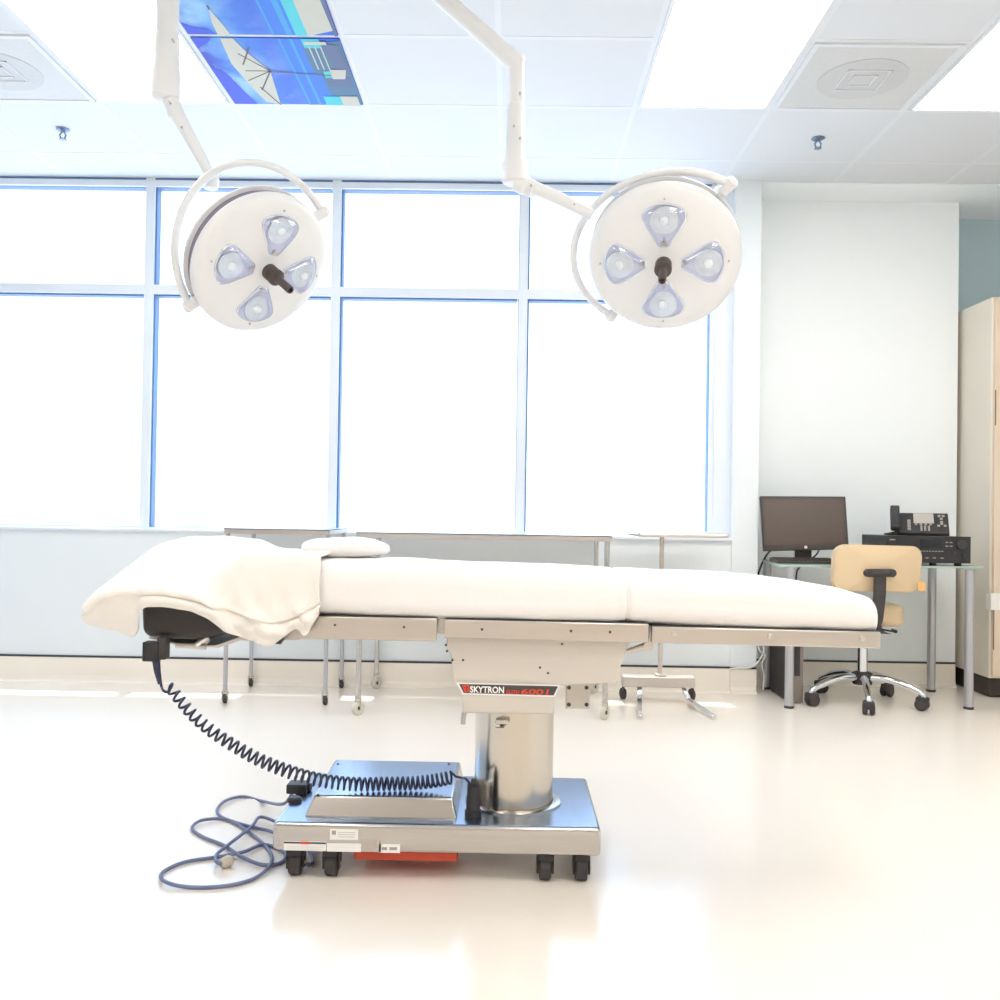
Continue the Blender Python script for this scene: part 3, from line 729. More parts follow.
# keep the coil above the cover it lies on
for p in cen:
    if cf0.x < p.x < cf1.x and p.y > 2.57: p.z = max(p.z, zk + .0215)
dist = [0]
for a, c in zip(cen, cen[1:]): dist.append(dist[-1] + (c - a).length)
total = dist[-1]
def along(s):
    s = max(0, min(total - 1e-6, s)); lo = 0
    for i in range(len(dist) - 1):
        if dist[i + 1] >= s: lo = i; break
    t = (s - dist[lo]) / max(1e-9, dist[lo + 1] - dist[lo]); p = cen[lo].lerp(cen[lo + 1], t)
    d = (cen[min(lo + 3, len(cen) - 1)] - cen[max(lo - 2, 0)]).normalized(); return p, d
pts, s, ph = [at(159, 676, 2.545), at(160.5, 683, 2.545), along(.012)[0]], .02, 0.0
while s < total - .01:
    f = s / total
    pitch = .0115 * (1 - f) ** 1.2 + .0135
    rad = .0125 + .0045 * min(1, f * 1.8)
    if f < .03: rad *= .5 + f / .06
    p, d = along(s)
    u = V((0, -1, 0)); u = (u - d * u.dot(d)).normalized(); w = d.cross(u)
    pts.append(p + u * math.cos(ph) * rad + w * math.sin(ph) * rad)
    ph += 2 * PI / 14; s += pitch / 14
plug_top = at(471.5, 786, 2.60)
end = along(total)[0]
pts += spline([end, end + V((.02, -.012, 0)), at(466, 779, 2.60), at(470.5, 785, 2.60), plug_top], 5)[1:]
b = nb(); tube(b, pts, .0038, 6); mk('coiled_cord', b, M['cord'], hc)
pz = onz(473, 817, zb1)
b = nb(); o = V((pz.x, 2.60, zb1 + .001)); lathe(b, [(.024, 0), (.024, .016), (.020, .019), (.0195, .055), (.018, .058), (.018, .088), (.0095, .091), (.007, .104), (0, .104)], o, seg=24); mk('cord_connector', b, M['black'], hc)

# power cord
cordroot = empty('power_cord', onz(225, 850, 0), 'blue grey power cord coiled on the floor beside the table base', 'power cord')
zf = .006
L = [V((xat(304, 2.80, 800), 2.80, zb1 + .012)), V((bx0 - .005, 2.83, zb1 + .01)), V((bx0 - .05, 2.86, .10))]
fl = [(262, 801), (243, 796.5), (225, 801), (217, 811), (226, 819), (252, 827), (272, 832), (286, 845), (283, 861), (265, 865), (244, 858), (223, 845), (203, 837), (192, 828), (203, 820), (228, 820), (250, 833), (268, 849), (271, 863), (255, 878), (225, 886), (188, 887), (164, 881), (163, 872), (185, 862), (217, 857), (243, 852), (268, 845)]
k = 0
P = list(L)
for i, (px, py) in enumerate(fl):
    P.append(onz(px, py, zf + (.006 if i % 4 == 2 else 0)))
P += [V((bx0 + .08, 2.62, zf)), V((bx0 + .06, 2.72, zf)), V((bx0 - .03, 2.86, zf + .012))]
P += [onz(px, py, zf + .012) for px, py in ((262, 817), (251, 827), (228, 845), (217, 854), (216, 861), (221, 864))]
b = nb(); tube(b, spline(P, 8), .0052, 8); mk('cable', b, M['cord_blue'], cordroot)
b = nb(); p = onz(221, 864, .016); q = onz(226, 862, .016); d = (q - p).normalized()
lathe(b, [(.009, 0), (.015, .008), (.017, .028), (.014, .034), (0, .034)], p, d, 18); mk('plug', b, M['clear'], cordroot)
b = nb()
for sgn in (-1, 0, 1):
    o = p + d * .033 + V((-d.y, d.x, 0)) * .007 * sgn; cyl(b, o, o + d * .016, .0025, seg=8)
mk('plug_pins', b, M['brass'], cordroot)
b = nb(); box(b, xat(287, 2.78, 795), xat(307, 2.78, 795), 2.765, 2.82, zb1, zb1 + .028); mk('inlet_block', b, M['black'], tb, bevel=.004)
b = nb(); p = V((xat(296, 2.72, 800), 2.70, zb1)); lathe(b, [(.022, 0), (.022, .008), (.016, .014), (0, .016)], p, seg=24); mk('floor_lock_knob', b, M['black'], tb)
b = nb(); tube(b, [L[0] + V((.02, 0, 0)), L[0] + V((-.03, .01, 0))], .012, 12); mk('cord_socket', b, M['black'], cordroot)

# ------------------------------------------------------------------ surgical lamps
def basis(center):
    r = (CAM - center).normalized(); u = V((0, 0, 1)).cross(r).normalized(); v = r.cross(u); return r, u, v
def surgical_lamp(label, D, cpx, tilt, tdir, yokeA, yokeM, yoke_depth, spin, R_px, root_pt, build_arm, part_arm):
    c = at(*cpx, D); r, u, v = basis(c); ppm = F / D
    n = (r * math.cos(tilt) + (u * tdir[0] + v * tdir[1]).normalized() * math.sin(tilt)).normalized()
    R = R_px / ppm
    root = empty('surgical_lamp', root_pt, label, 'surgical lamp', 'ceiling surgical lamps')
    # in-plane axes
    ex = (u - n * u.dot(n)).normalized(); ey = n.cross(ex)
    ca, sa = math.cos(spin), math.sin(spin); ex, ey = ex * ca + ey * sa, ey * ca - ex * sa
    P = lambda a, b_, h: c + ex * a + ey * b_ + n * h
    # front cover: shallow dome with four openings stands as one lathe; lenses sit proud of it
    b = nb(); lathe(b, [(R * .93, -.03), (R * .99, -.022), (R, -.010), (R * .985, .006), (R * .93, .020), (R * .8, .030), (R * .5, .038), (R * .2, .041), (0, .041)], c, n, 80); mk('front_cover', b, M['lamp'], root)
    b = nb(); lathe(b, [(R * .945, -.03), (R * .945, -.058)], c, n, 80, cap=False); mk('rim_gap', b, M['lamp_rim'], root)
    b = nb(); lathe(b, [(R * .95, -.056), (R * 1.0, -.058), (R * 1.0, -.066), (R * .9, -.10), (R * .55, -.125), (0, -.13)], c, n, 80); mk('back_cover', b, M['lamp'], root)
    for a in (0, 90, 180, 270):
        ca_, sa_ = math.cos(math.radians(a)), math.sin(math.radians(a))
        b = nb(); lathe(b, [(.0035, 0), (.0035, .003), (0, .004)], P(ca_ * R * .83, sa_ * R * .83, .028), n, 8); mk('screw', b, M['alu'], root)
    # lenses
    for a in (0, 90, 180, 270):
        ca_, sa_ = math.cos(math.radians(a)), math.sin(math.radians(a))
        er, et = ex * ca_ + ey * sa_, ey * ca_ - ex * sa_
        hgt = lambda rr: .041 - .011 * (rr / (R * .8)) ** 2.2
        half = [(.225, .0), (.228, .05), (.245, .075), (.33, .130), (.43, .192), (.53, .252), (.61, .282), (.68, .264), (.74, .185), (.772, .09), (.78, .0)]
        full = [V((q, w_, 0)) for q, w_ in half] + [V((q, -w_, 0)) for q, w_ in reversed(half[1:-1])]
        outline = spline(full, 2, True)
        def drop(s, n_=40):
            return [((.53 + (q.x - .53) * s) * R, q.y * s * R) for q in outline]
        def ring(bm, s, lift):
            return [bm.verts.new(c + er * q[0] + et * q[1] + n * (hgt(math.hypot(*q)) + lift)) for q in drop(s)]
        # dark rim around the opening
        b = nb(); A, B, Cc = ring(b, 1.0, -.002), ring(b, 1.0, .004), ring(b, .93, .005)
        for A_, B_ in ((A, B), (B, Cc)):
            for k in range(len(A_)): b.faces.new((A_[k], A_[(k + 1) % len(A_)], B_[(k + 1) % len(A_)], B_[k]))
        rim = mk('lens', b, M['reflector'], root)
        # reflector dish inside
        b = nb(); rings = [ring(b, s_, l_) for s_, l_ in ((.95, .0035), (.8, .002), (.55, .001), (.3, .0012))]
        for A_, B_ in zip(rings, rings[1:]):
            for k in range(len(A_)): b.faces.new((A_[k], A_[(k + 1) % len(A_)], B_[(k + 1) % len(A_)], B_[k]))
        b.faces.new(rings[-1]); mk('lens_throat', b, M['violet'], rim)
        bc = c + er * (.57 * R) + n * (hgt(.58 * R) + .002)
        b = nb(); lathe(b, [(.185 * R, 0), (.18 * R, .004), (.13 * R, .006), (.06 * R, .004), (0, .004)], bc, n, 30); mk('reflector', b, M['reflector'], rim)
        b = nb(); lathe(b, [(.06 * R, .004), (.058 * R, .012), (.03 * R, .018), (0, .02)], bc, n, 18); mk('bulb', b, M['bulb'], rim)
        # clear lens dome
        b = nb(); rings = [ring(b, s_, l_) for s_, l_ in ((.96, .004), (.85, .015), (.6, .024), (.3, .028))]
        for A_, B_ in zip(rings, rings[1:]):
            for k in range(len(A_)): b.faces.new((A_[k], A_[(k + 1) % len(A_)], B_[(k + 1) % len(A_)], B_[k]))
        b.faces.new(rings[-1]); mk('lens_dome', b, M['lens'], rim)
        b = nb(); q = c + er * (.27 * R) + n * (hgt(.27 * R) + .001)
        lathe(b, [(.008, 0), (.008, .005), (0, .006)], q, n, 10); mk('lens_clip', b, M['silver'], rim)
    # handle
    b = nb(); lathe(b, [(.03, .038), (.034, .044), (.028, .046)], c, n, 30); mk('handle_seat', b, M['lamp'], root)
    b = nb(); lathe(b, [(.026, .04), (.026, .068), (.023, .07), (.023, .08), (.027, .082), (.027, .092), (.018, .096), (.0125, .098), (.0125, .175), (.0105, .178), (.008, .178), (.008, .165), (0, .165)], c, n, 28); mk('handle', b, M['grip'], root)
    # yoke
    a3 = (u * yokeA[0] - v * yokeA[1]) / ppm; a3 = a3 - r * (a3.dot(n) / r.dot(n))      # pivot axis lies in the plane of the lamp
    m3 = (u * yokeM[0] - v * yokeM[1]) / ppm
    hub = c - n * .05 + u * (3 / ppm)
    arc = [hub + a3 * math.cos(PI * k / 40) + m3 * math.sin(PI * k / 40) for k in range(41)]
    b = nb(); tube(b, arc, .0125, 12); mk('yoke', b, M['lamp'], root)
    for sg in (1, -1):
        e = a3.normalized() * sg
        b = nb(); lathe(b, [(.012, -.035), (.017, -.03), (.019, .0), (.02, .012), (.014, .02), (.010, .022), (0, .022)], hub + a3 * sg, e, 20)
        tube(b, [hub + e * R * .97, hub + a3 * sg], .012, 12)
        k = mk('yoke_pivot', b, M['lamp'], root)
    build_arm(root)
    return root

def arm_left(root):
    D = 2.95
    b = nb(); top = at(168, 8, D); top = V((top.x, D, ZC)); low = at(166.5, 70, D); 
    # drop tube hangs plumb from the ceiling
    X = at(166.5, 60, D).x
    cyl(b, (X, D, ZC), (X, D, zat(166, 44, D)), .036, seg=28); mk('drop_tube', b, M['lamp'], root)
    b = nb(); lathe(b, [(.12, 0), (.12, -.02), (.05, -.05), (.037, -.05)], (X, D, ZC), seg=32); mk('ceiling_canopy', b, M['lamp'], root)
    b = nb(); z1, z2, z3, z4 = zat(166, 36, D), zat(166, 68, D), zat(166, 72, D), zat(166, 99, D)
    lathe(b, [(.037, z1), (.040, z1 - .004), (.040, z2), (.045, z3), (.045, z4 + .004), (.040, z4), (.028, z4 - .006), (0, z4 - .006)], (X, D, 0), seg=32); mk('swivel_joint', b, M['lamp'], root)
    e0, e1 = at(171, 100, D), at(177, 116, D)
    b = nb(); tube(b, spline([at(167, 97, D), e0, e1], 6), .026, 18); mk('elbow', b, M['lamp'], root)
    b = nb(); tube(b, [at(174, 108, D), at(193, 143, D - .02), at(210, 175, D - .04)], [.024, .020, .016], 18); mk('spring_arm', b, M['lamp'], root)
    b = nb(); q = at(211, 180, D - .045); lathe(b, [(0, -.03), (.022, -.028), (.026, 0), (.024, .022), (0, .026)], q, (0, 0, 1), 20); mk('yoke_block', b, M['lamp'], root)
    for (px, py) in ((171, 104), (183, 129), (202, 160), (174, 42)):
        b = nb(); lathe(b, [(.0035, 0), (.0035, .018), (0, .019)], at(px, py, D - .022), (0, -1, 0), 8); mk('screw', b, M['alu'], root)
surgical_lamp('surgical lamp with a visible dark rim, hanging beside the blue beach picture', 2.93, (262, 265), math.radians(39), (.78, -.62), (64, -51), (-45, -77), -48, math.radians(-17), 74, at(166, 60, 2.95), arm_left, None)

def arm_right(root):
    D = 2.95
    X = at(516, 120, D).x
    e = at(519, 66, D); s_ = at(445, 0, D); dd = (s_ - e).normalized(); top = e + dd * ((ZC - .03 - e.z) / dd.z)
    b = nb(); tube(b, [e, s_, top], [.030, .028, .028], 22); mk('boom_arm', b, M['lamp'], root)
    b = nb(); lathe(b, [(.12, 0), (.12, -.02), (.05, -.05), (.037, -.07), (0, -.07)], (top.x, top.y, ZC), seg=32); mk('ceiling_canopy', b, M['lamp'], root)
    b = nb(); zz = [zat(517, q, D) for q in (56, 100, 104, 160, 164, 184)]
    lathe(b, [(0, zz[0]), (.022, zz[0]), (.025, zz[0] - .004), (.025, zz[1]), (.023, zz[2]), (.028, zz[2] - .01), (.033, zz[3]), (.042, zz[4]), (.042, zz[5] + .006), (.034, zz[5]), (0, zz[5])], (X, D, 0), seg=30); mk('swivel_joint', b, M['lamp'], root)
    b = nb(); tube(b, spline([at(516, 181, D), at(527, 186, D), at(534, 190, D)], 6), [.032] * 6 + [.028] * 6 + [.024], 18); mk('elbow', b, M['lamp'], root)
    b = nb(); tube(b, [at(528, 185, D), at(560, 199, D - .01), at(592, 215, D - .02)], [.022, .020, .018], 18); mk('spring_arm', b, M['lamp'], root)
    for (px, py) in ((520, 95), (514, 128), (520, 140), (531, 187), (574, 206)):
        b = nb(); lathe(b, [(.0035, 0), (.0035, .018), (0, .019)], at(px, py, D - .018), (0, -1, 0), 8); mk('screw', b, M['alu'], root)
rl = surgical_lamp('surgical lamp facing the camera, hanging near the wall pier and desk', 2.93, (664, 259), math.radians(21), (-.08, -1), (58, -62), (-78, -44), -18, math.radians(0), 76, at(516, 120, 2.95), arm_right, None)
b = nb(); p = at(722, 189, 2.93); d = (at(730, 182, 2.90) - at(712, 198, 2.95)).normalized()
lathe(b, [(.018, -.03), (.02, 0), (.02, .03), (.013, .032), (.013, .024), (0, .024)], p, d, 20); mk('camera_socket', b, M['lamp'], rl)

# ------------------------------------------------------------------ wheeled instrument tables by the window
def wheel_leg(root, foot, ztop, r, wr, pale=False, lean=0.0):
    """tube leg with a caster: fork and wheel as sub-parts"""
    x, y = foot.x, foot.y; zc = wr * 2 + .012
    b = nb(); cyl(b, (x, y, zc), (x, y, ztop), r, seg=18); leg = mk('leg', b, M['alu'] if not pale else M['steel'], root)
    b = nb(); lathe(b, [(r * 1.25, 0), (r * 1.25, -.014), (r * .7, -.018), (0, -.018)], (x, y, zc + .014), seg=16)
    for s_ in (-1, 1): box(b, x + s_ * .013 - .002, x + s_ * .013 + .002, y - .012, y + .012, wr * .8, zc)
    mk('caster_fork', b, M['silver'], leg)
    b = nb(); ax = V((.75, -.65, 0)) if pale else V((1, .35, 0))
    lathe(b, [(wr * .62, -.010), (wr * .7, -.012), (wr, -.008), (wr, .008), (wr * .7, .012), (wr * .62, .010)], (x, y, wr), ax, 24); mk('caster_wheel', b, M['wheel_white' if pale else 'rubber'], leg)
    b = nb(); lathe(b, [(0, -.011), (wr * .6, -.009), (wr * .6, .009), (0, .011)], (x, y, wr), ax, 20); mk('wheel_hub', b, M['rubber' if pale else 'alu'], leg)
    return leg
def instrument_table(label, feet, ztop, over, r, wr, pale, rim):
    cx = sum(f.x for f in feet) / 4; cy = sum(f.y for f in feet) / 4
    root = empty('instrument_table', (cx, cy, 0), label, 'instrument table', 'wheeled instrument tables under the windows')
    x0, x1 = min(f.x for f in feet) - over, max(f.x for f in feet) + over
    y0, y1 = min(f.y for f in feet) - .03, min(max(f.y for f in feet) + .03, YW - .03)
    b = nb(); box(b, x0, x1, y0, y1, ztop - .006, ztop)
    box(b, x0, x1, y0, y0 + .003, ztop - .028, ztop); box(b, x0, x1, y1 - .003, y1, ztop - .028, ztop)
    box(b, x0, x0 + .003, y0, y1, ztop - .028, ztop); box(b, x1 - .003, x1, y0, y1, ztop - .028, ztop)
    mk('table_top', b, M['rail'], root, bevel=.001)
    for f in feet: wheel_leg(root, f, ztop - .006, r, wr, pale)
    b = nb()   # low brace between the legs at the back
    cyl(b, (min(f.x for f in feet), max(f.y for f in feet), .34), (max(f.x for f in feet), max(f.y for f in feet), .34), .008, seg=10) if rim else None
    if rim: mk('brace', b, M['alu'], root)
    else: b.free()
    return root
fA = [onz(226.5, 702, 0), onz(248.5, 688, 0), onz(324, 706, 0), onz(338.5, 691, 0)]
ZA = at(280, 532, fA[0].y).z + .012
def sq(f):   # square the feet up
    xl, xr = (f[0].x + f[1].x) / 2, (f[2].x + f[3].x) / 2
    yf, yb2 = (f[0].y + f[2].y) / 2, YW - .065
    return [V((f[0].x, yf, 0)), V((f[1].x, yb2, 0)), V((f[2].x, yf, 0)), V((f[3].x, yb2, 0))]
instrument_table('short wheeled steel table behind the blanket, under the left windows', sq(fA), zat(280, 528.5, 4.85), .012, .0115, .024, False, False)
fB = [onz(358.5, 714, 0), onz(376, 689, 0), onz(605, 720, 0), onz(594, 692, 0)]
instrument_table('long wheeled steel table with pale casters behind the middle of the operating table', sq(fB), zat(480, 533.5, 4.62), .012, .013, .034, True, False)

# mayo stand
ms = empty('instrument_stand', onz(657, 690, 0), 'single post instrument stand with a flat tray and two chrome floor rails', 'instrument stand')
Ym = 5.0
pX = xat(661, Ym, 600)
b = nb(); zt = zat(683, 533, 4.85)
ta, tb2 = xat(640, 4.82, 535), xat(727, 4.82, 535)
bX0, bX1 = xat(629, 5.2, 535), xat(708, 5.2, 535)
def slab(bm, p4, z0, z1): hexa(bm, [(x_, y_, z0) for x_, y_ in p4], [(x_, y_, z1) for x_, y_ in p4])
slab(b, [(ta, 4.82), (tb2, 4.82), (bX1, 5.18), (bX0, 5.18)], zt - .006, zt)
for (p, q) in (((ta, 4.82), (tb2, 4.82)), ((tb2, 4.82), (bX1, 5.18)), ((bX1, 5.18), (bX0, 5.18)), ((bX0, 5.18), (ta, 4.82))):
    A, B = V((*p, zt - .01)), V((*q, zt - .01)); tube(b, [A, B], .013, 8)
mk('tray', b, M['rail'], ms)
b = nb(); zb_top = zat(657, 674, Ym)
box(b, pX - .011, pX + .011, Ym - .011, Ym + .011, zb_top - .01, zt - .005); mk('post', b, M['steel'], ms, bevel=.002)
b = nb(); A, B = at(622, 675, Ym), at(694, 687, Ym); box(b, A.x, B.x, Ym - .04, Ym + .04, B.z, A.z); box(b, pX - .03, pX + .03, Ym - .03, Ym + .03, A.z - .001, A.z + .012); mk('stand_base', b, M['silver'], ms, bevel=.008)
for (x0, x1, xe, ye) in ((637, 642, 640, 717), (681, 686, 714, 717)):
    f = onz(xe, ye, .012); s_ = at((x0 + x1) / 2, 687, Ym - .02); 
    b = nb(); d = V((f.x - s_.x, f.y - s_.y, 0)).normalized(); nn = V((-d.y, d.x, 0)) * .013
    up_ = V((0, 0, .012)); S = V((s_.x, s_.y, .075)); E = V((f.x, f.y, .008))
    k1 = S + (E - S) * .18; k1.z = .03
    for (p, q) in ((S, k1), (k1, E)):
        hexa(b, [p - nn, p + nn, q + nn, q - nn], [p - nn + up_, p + nn + up_, q + nn + up_, q - nn + up_])
    mk('floor_rail', b, M['chrome'], ms, bevel=.002)
for px in (622.5, 691):
    p = at(px, 690, Ym + .08); x_ = p.x
    b = nb(); lathe(b, [(0, -.011), (.026, -.011), (.032, -.007), (.032, .007), (.026, .011), (0, .011)], (x_, Ym + .06, .032), (1, .3, 0), 22)
    box(b, x_ - .004, x_ + .004, Ym + .02, Ym + .07, .05, .075); mk('caster', b, M['rubber'], ms)

# ------------------------------------------------------------------ desk corner
ZD = .758
dx0, dx1, dy0, dy1 = 1.455, 2.545, 4.90, 5.50
fl_, fr_ = onz(789, 708, 0), onz(968.5, 709, 0); bl_, br_ = onz(766, 689, 0), onz(931, 691.5, 0)
desk = empty('desk', (2.0, 5.2, 0), 'glass topped desk with grey round legs in the wall recess', 'desk')
g0, g1, g2, g3 = onz(780, 565, ZD), onz(984, 566.5, ZD), None, onz(762, 559, ZD)
b = nb(); yb3 = min(5.55, g3.y + .2)
pts = [(g0.x, g0.y), (g1.x, g1.y), (g1.x, YR - .11), (g3.x, YR - .11), (g3.x, g3.y)]
prism(b, [(x_, y_, ZD - .012) for x_, y_ in pts], (0, 0, .012)); mk('desk_top', b, M['deskglass'], desk, bevel=.002)
for f in (fl_, fr_, bl_, br_):
    f = V((f.x, min(f.y, YR - .15), 0))
    b = nb(); cyl(b, (f.x, f.y, .012), (f.x, f.y, ZD - .012), .0235, seg=22); leg = mk('leg', b, M['alu'], desk)
    b = nb(); lathe(b, [(.025, 0), (.026, .008), (.024, .014), (0, .014)], (f.x, f.y, 0), seg=20); mk('leg_foot', b, M['rubber'], leg)
# monitor
mon = empty('computer_monitor', onz(806, 556, ZD), 'dark flat computer monitor at the window end of the glass desk', 'monitor')
c4 = [at(760, 496, 5.27), at(845.5, 496.5, 5.22), at(849, 549, 5.18), at(763.5, 551, 5.23)]
nrm = (c4[1] - c4[0]).cross(c4[3] - c4[0]).normalized()
if nrm.y < 0: nrm = -nrm
b = nb(); prism(b, c4, nrm * .03); mk('monitor_case', b, M['bezel'], mon, bevel=.003)
def inq(u, v, lift=0.0): return c4[0].lerp(c4[1], u).lerp(c4[3].lerp(c4[2], u), v) - nrm * lift
b = nb(); prism(b, [inq(.025, .05, .001), inq(.965, .05, .001), inq(.965, .9, .001), inq(.025, .9, .001)], nrm * .002); mk('screen', b, M['screen'], mon, smooth=False)
b = nb(); lathe(b, [(.0085, 0), (.0085, .0012), (0, .0014)], inq(.5, .948, 0), -nrm, 20); mk('round_badge', b, M['white'], mon)
b = nb(); prism(b, [inq(.955, .945, .0012), inq(.98, .945, .0012), inq(.98, .965, .0012), inq(.955, .965, .0012)], nrm * .001); mk('power_light', b, M['silver'], mon, smooth=False)
b = nb(); p = at(803.5, 556, 5.25); box(b, p.x - .045, p.x + .045, 5.245, 5.27, ZD + .01, inq(.5, .9).z); mk('monitor_neck', b, M['bezel'], mon, bevel=.003)
b = nb(); box(b, p.x - .11, p.x + .11, 5.2, 5.36, ZD, ZD + .012); mk('monitor_foot', b, M['bezel'], mon, bevel=.004)
# keyboard
kb = empty('keyboard', onz(805, 560, ZD), 'dark keyboard lying in front of the monitor', 'keyboard')
k0, k1 = onz(774, 562.5, ZD + .01), onz(838, 562.5, ZD + .01)
ky = 5.03; kx0 = xat(777, ky, 560); kx1 = xat(840, ky, 560)
b = nb(); hexa(b, [(kx0, ky, ZD), (kx1, ky, ZD), (kx1 + .012, ky + .15, ZD), (kx0 - .0, ky + .15, ZD)], [(kx0, ky, ZD + .014), (kx1, ky, ZD + .014), (kx1 + .012, ky + .15, ZD + .026), (kx0, ky + .15, ZD + .026)]); mk('keyboard_case', b, M['bezel'], kb, bevel=.003)
b = nb()
for r_ in range(5):
    for q in range(14):
        xx = kx0 + .01 + q * (kx1 - kx0 - .02) / 14; yy = ky + .012 + r_ * .026; zz = ZD + .014 + (yy - ky) / .15 * .012
        box(b, xx, xx + (kx1 - kx0) / 14 - .006, yy, yy + .02, zz, zz + .006)
o = mk('keys', b, M['keys'], kb, smooth=False); o['kind'] = 'stuff'
# receiver
YRc = 5.03
rz = ZD + .018
rc = empty('stereo_receiver', onz(928, 563, ZD), 'black stereo receiver on the glass desk with a phone on top', 'stereo receiver')
rx0, rx1 = xat(887, YRc, 550), xat(970.5, YRc, 550); rz1 = zat(930, 536.5, YRc)
b = nb(); box(b, rx0, rx1, YRc + .012, YRc + .36, rz, rz1); mk('receiver_case', b, M['black'], rc, bevel=.003)
b = nb(); box(b, rx0 - .002, rx1 + .002, YRc, YRc + .013, rz - .002, rz1 + .002); fp = mk('front_panel', b, M['black'], rc, bevel=.002)
def fpt(u, v): return V((rx0 + u * (rx1 - rx0), YRc, rz + (1 - v) * (rz1 - rz)))
b = nb(); p = fpt(.88, .3); lathe(b, [(.027, 0), (.027, .016), (.023, .02), (0, .02)], p, (0, -1, 0), 28); mk('volume_knob', b, M['rubber'], fp)
b = nb(); p = fpt(.8, .62); lathe(b, [(.01, 0), (.01, .01), (0, .011)], p, (0, -1, 0), 18); p = fpt(.92, .7); lathe(b, [(.01, 0), (.01, .01), (0, .011)], p, (0, -1, 0), 18); mk('small_knobs', b, M['rubber'], fp)
b = nb(); A, B = fpt(.4, .12), fpt(.66, .45); box(b, A.x, B.x, YRc - .001, YRc + .002, B.z, A.z); mk('display_window', b, M['display'], fp, smooth=False)
b = nb()
for q in range(9):
    A = fpt(.36 + q * .036, .55); box(b, A.x, A.x + .011, YRc - .003, YRc, A.z - .004, A.z)
for q in range(4):
    A = fpt(.7 + (q % 2) * .05, .2 + (q // 2) * .14); box(b, A.x, A.x + .014, YRc - .003, YRc, A.z - .005, A.z)
for q in range(7):
    A = fpt(.1 + q * .09, .8); box(b, A.x, A.x + .016, YRc - .003, YRc, A.z - .005, A.z)
mk('buttons', b, M['print_grey'], fp, smooth=False)
b = nb(); A = fpt(.03, .12); box(b, A.x, A.x + .03, YRc - .001, YRc, A.z - .006, A.z); mk('front_badge', b, M['print_grey'], fp, smooth=False)
for ux in (.08, .35, .6, .9):
    b = nb(); lathe(b, [(.018, 0), (.02, .004), (.017, .02), (0, .02)], (rx0 + ux * (rx1 - rx0), YRc + (.05 if ux in (.6, .9, .08, .35) else .3), ZD), seg=18); mk('foot', b, M['rubber'], rc)
# phone
ph = empty('desk_phone', (xat(923, 5.12, 533), 5.12, rz1), 'black desk phone with handset sitting on the stereo receiver', 'telephone')
YP = 5.08
def pp(px, py, Y=YP): return at(px, py, Y)
zp0 = rz1 + .003
b = nb()
bl = pp(901, 530).x; brr = pp(950, 531).x
prism(b, [V((bl, YP, zp0)), V((bl, YP - .005, zp0 + .018)), V((bl, YP + .10, zp0 + .125)), V((bl, YP + .14, zp0 + .12)), V((bl, YP + .15, zp0))], (brr - bl, 0, 0)); mk('phone_body', b, M['black'], ph, bevel=.006, segs=3)
sl = V((0, .105, .107)).normalized(); nn = V((0, -.107, .105)).normalized()
def face(u, v, l=0.0): return V((bl + u * (brr - bl), YP - .005, zp0 + .018)) + sl * v * .15 + nn * l
def patch(bm, u0, v0, u1, v1, l=.003): prism(bm, [face(u0, v0, l), face(u1, v0, l), face(u1, v1, l), face(u0, v1, l)], -nn * l)
b = nb(); patch(b, .34, .46, .72, .95, .004); mk('paper_label', b, M['silver'], ph, smooth=False)
b = nb()
for q in range(4): patch(b, .36 + q * .09, .36, .41 + q * .09, .44, .004)
for q in range(3):
    for r_ in range(3): patch(b, .46 + q * .07, .08 + r_ * .09, .5 + q * .07, .14 + r_ * .09, .004)
for q in range(4): patch(b, .22, .1 + q * .14, .28, .2 + q * .14, .004)
for (u_, v_) in ((.8, .8), (.88, .8), (.84, .66), (.84, .5), (.78, .3), (.9, .3), (.84, .4)): patch(b, u_, v_, u_ + .05, v_ + .08, .004)
mk('phone_buttons', b, M['print_grey'], ph, smooth=False)
b = nb(); h0, h1 = pp(900, 528, YP - .02), pp(899.5, 505, YP + .06)
hx = (pp(896, 520).x + pp(904, 520).x) / 2
prism(b, [V((hx - .024, YP + a_, zp0 + c_)) for a_, c_ in ((-.04, .022), (-.05, .05), (-.015, .085), (.03, .135), (.05, .168), (.085, .15), (.075, .12), (.03, .075), (.0, .03))], (.048, 0, 0)); mk('handset', b, M['black'], ph, bevel=.008, segs=3)
b = nb(); tube(b, spline([V((hx, YP - .02, zp0 + .02)), V((hx + .0, YP - .045, zp0 + .006)), V((hx - .05, YP - .03, zp0 + .006)), V((hx - .035, YP + .05, zp0 + .006)), V((hx + .02, YP + .08, zp0 + .02))], 8), .006, 8); mk('handset_cord', b, M['black'], ph)
ph.rotation_euler.z = math.radians(-20)
# computer tower
pcx0, pcx1 = xat(789, 5.02, 690), xat(803, 5.02, 690)
pc_ = empty('computer_tower', ((pcx0 + pcx1) / 2, 5.15, 0), 'slim dark computer tower standing under the desk', 'computer')
b = nb(); box(b, pcx0, pcx1, 5.035, 5.40, .006, .36); mk('tower_case', b, M['pcside'], pc_, bevel=.003)
b = nb(); box(b, pcx0 - .001, pcx1 + .001, 5.02, 5.037, .006, .361); tf = mk('tower_front', b, M['pcfront'], pc_, bevel=.003)
b = nb(); box(b, pcx0 + .008, pcx1 - .018, 5.018, 5.022, .15, .33); mk('drive_bay', b, M['black'], tf, smooth=False)
b = nb()
for yy in (5.06, 5.34):
    box(b, pcx0 + .005, pcx1 - .005, yy, yy + .03, 0, .008)
mk('rubber_pads', b, M['rubber'], pc_, smooth=False)

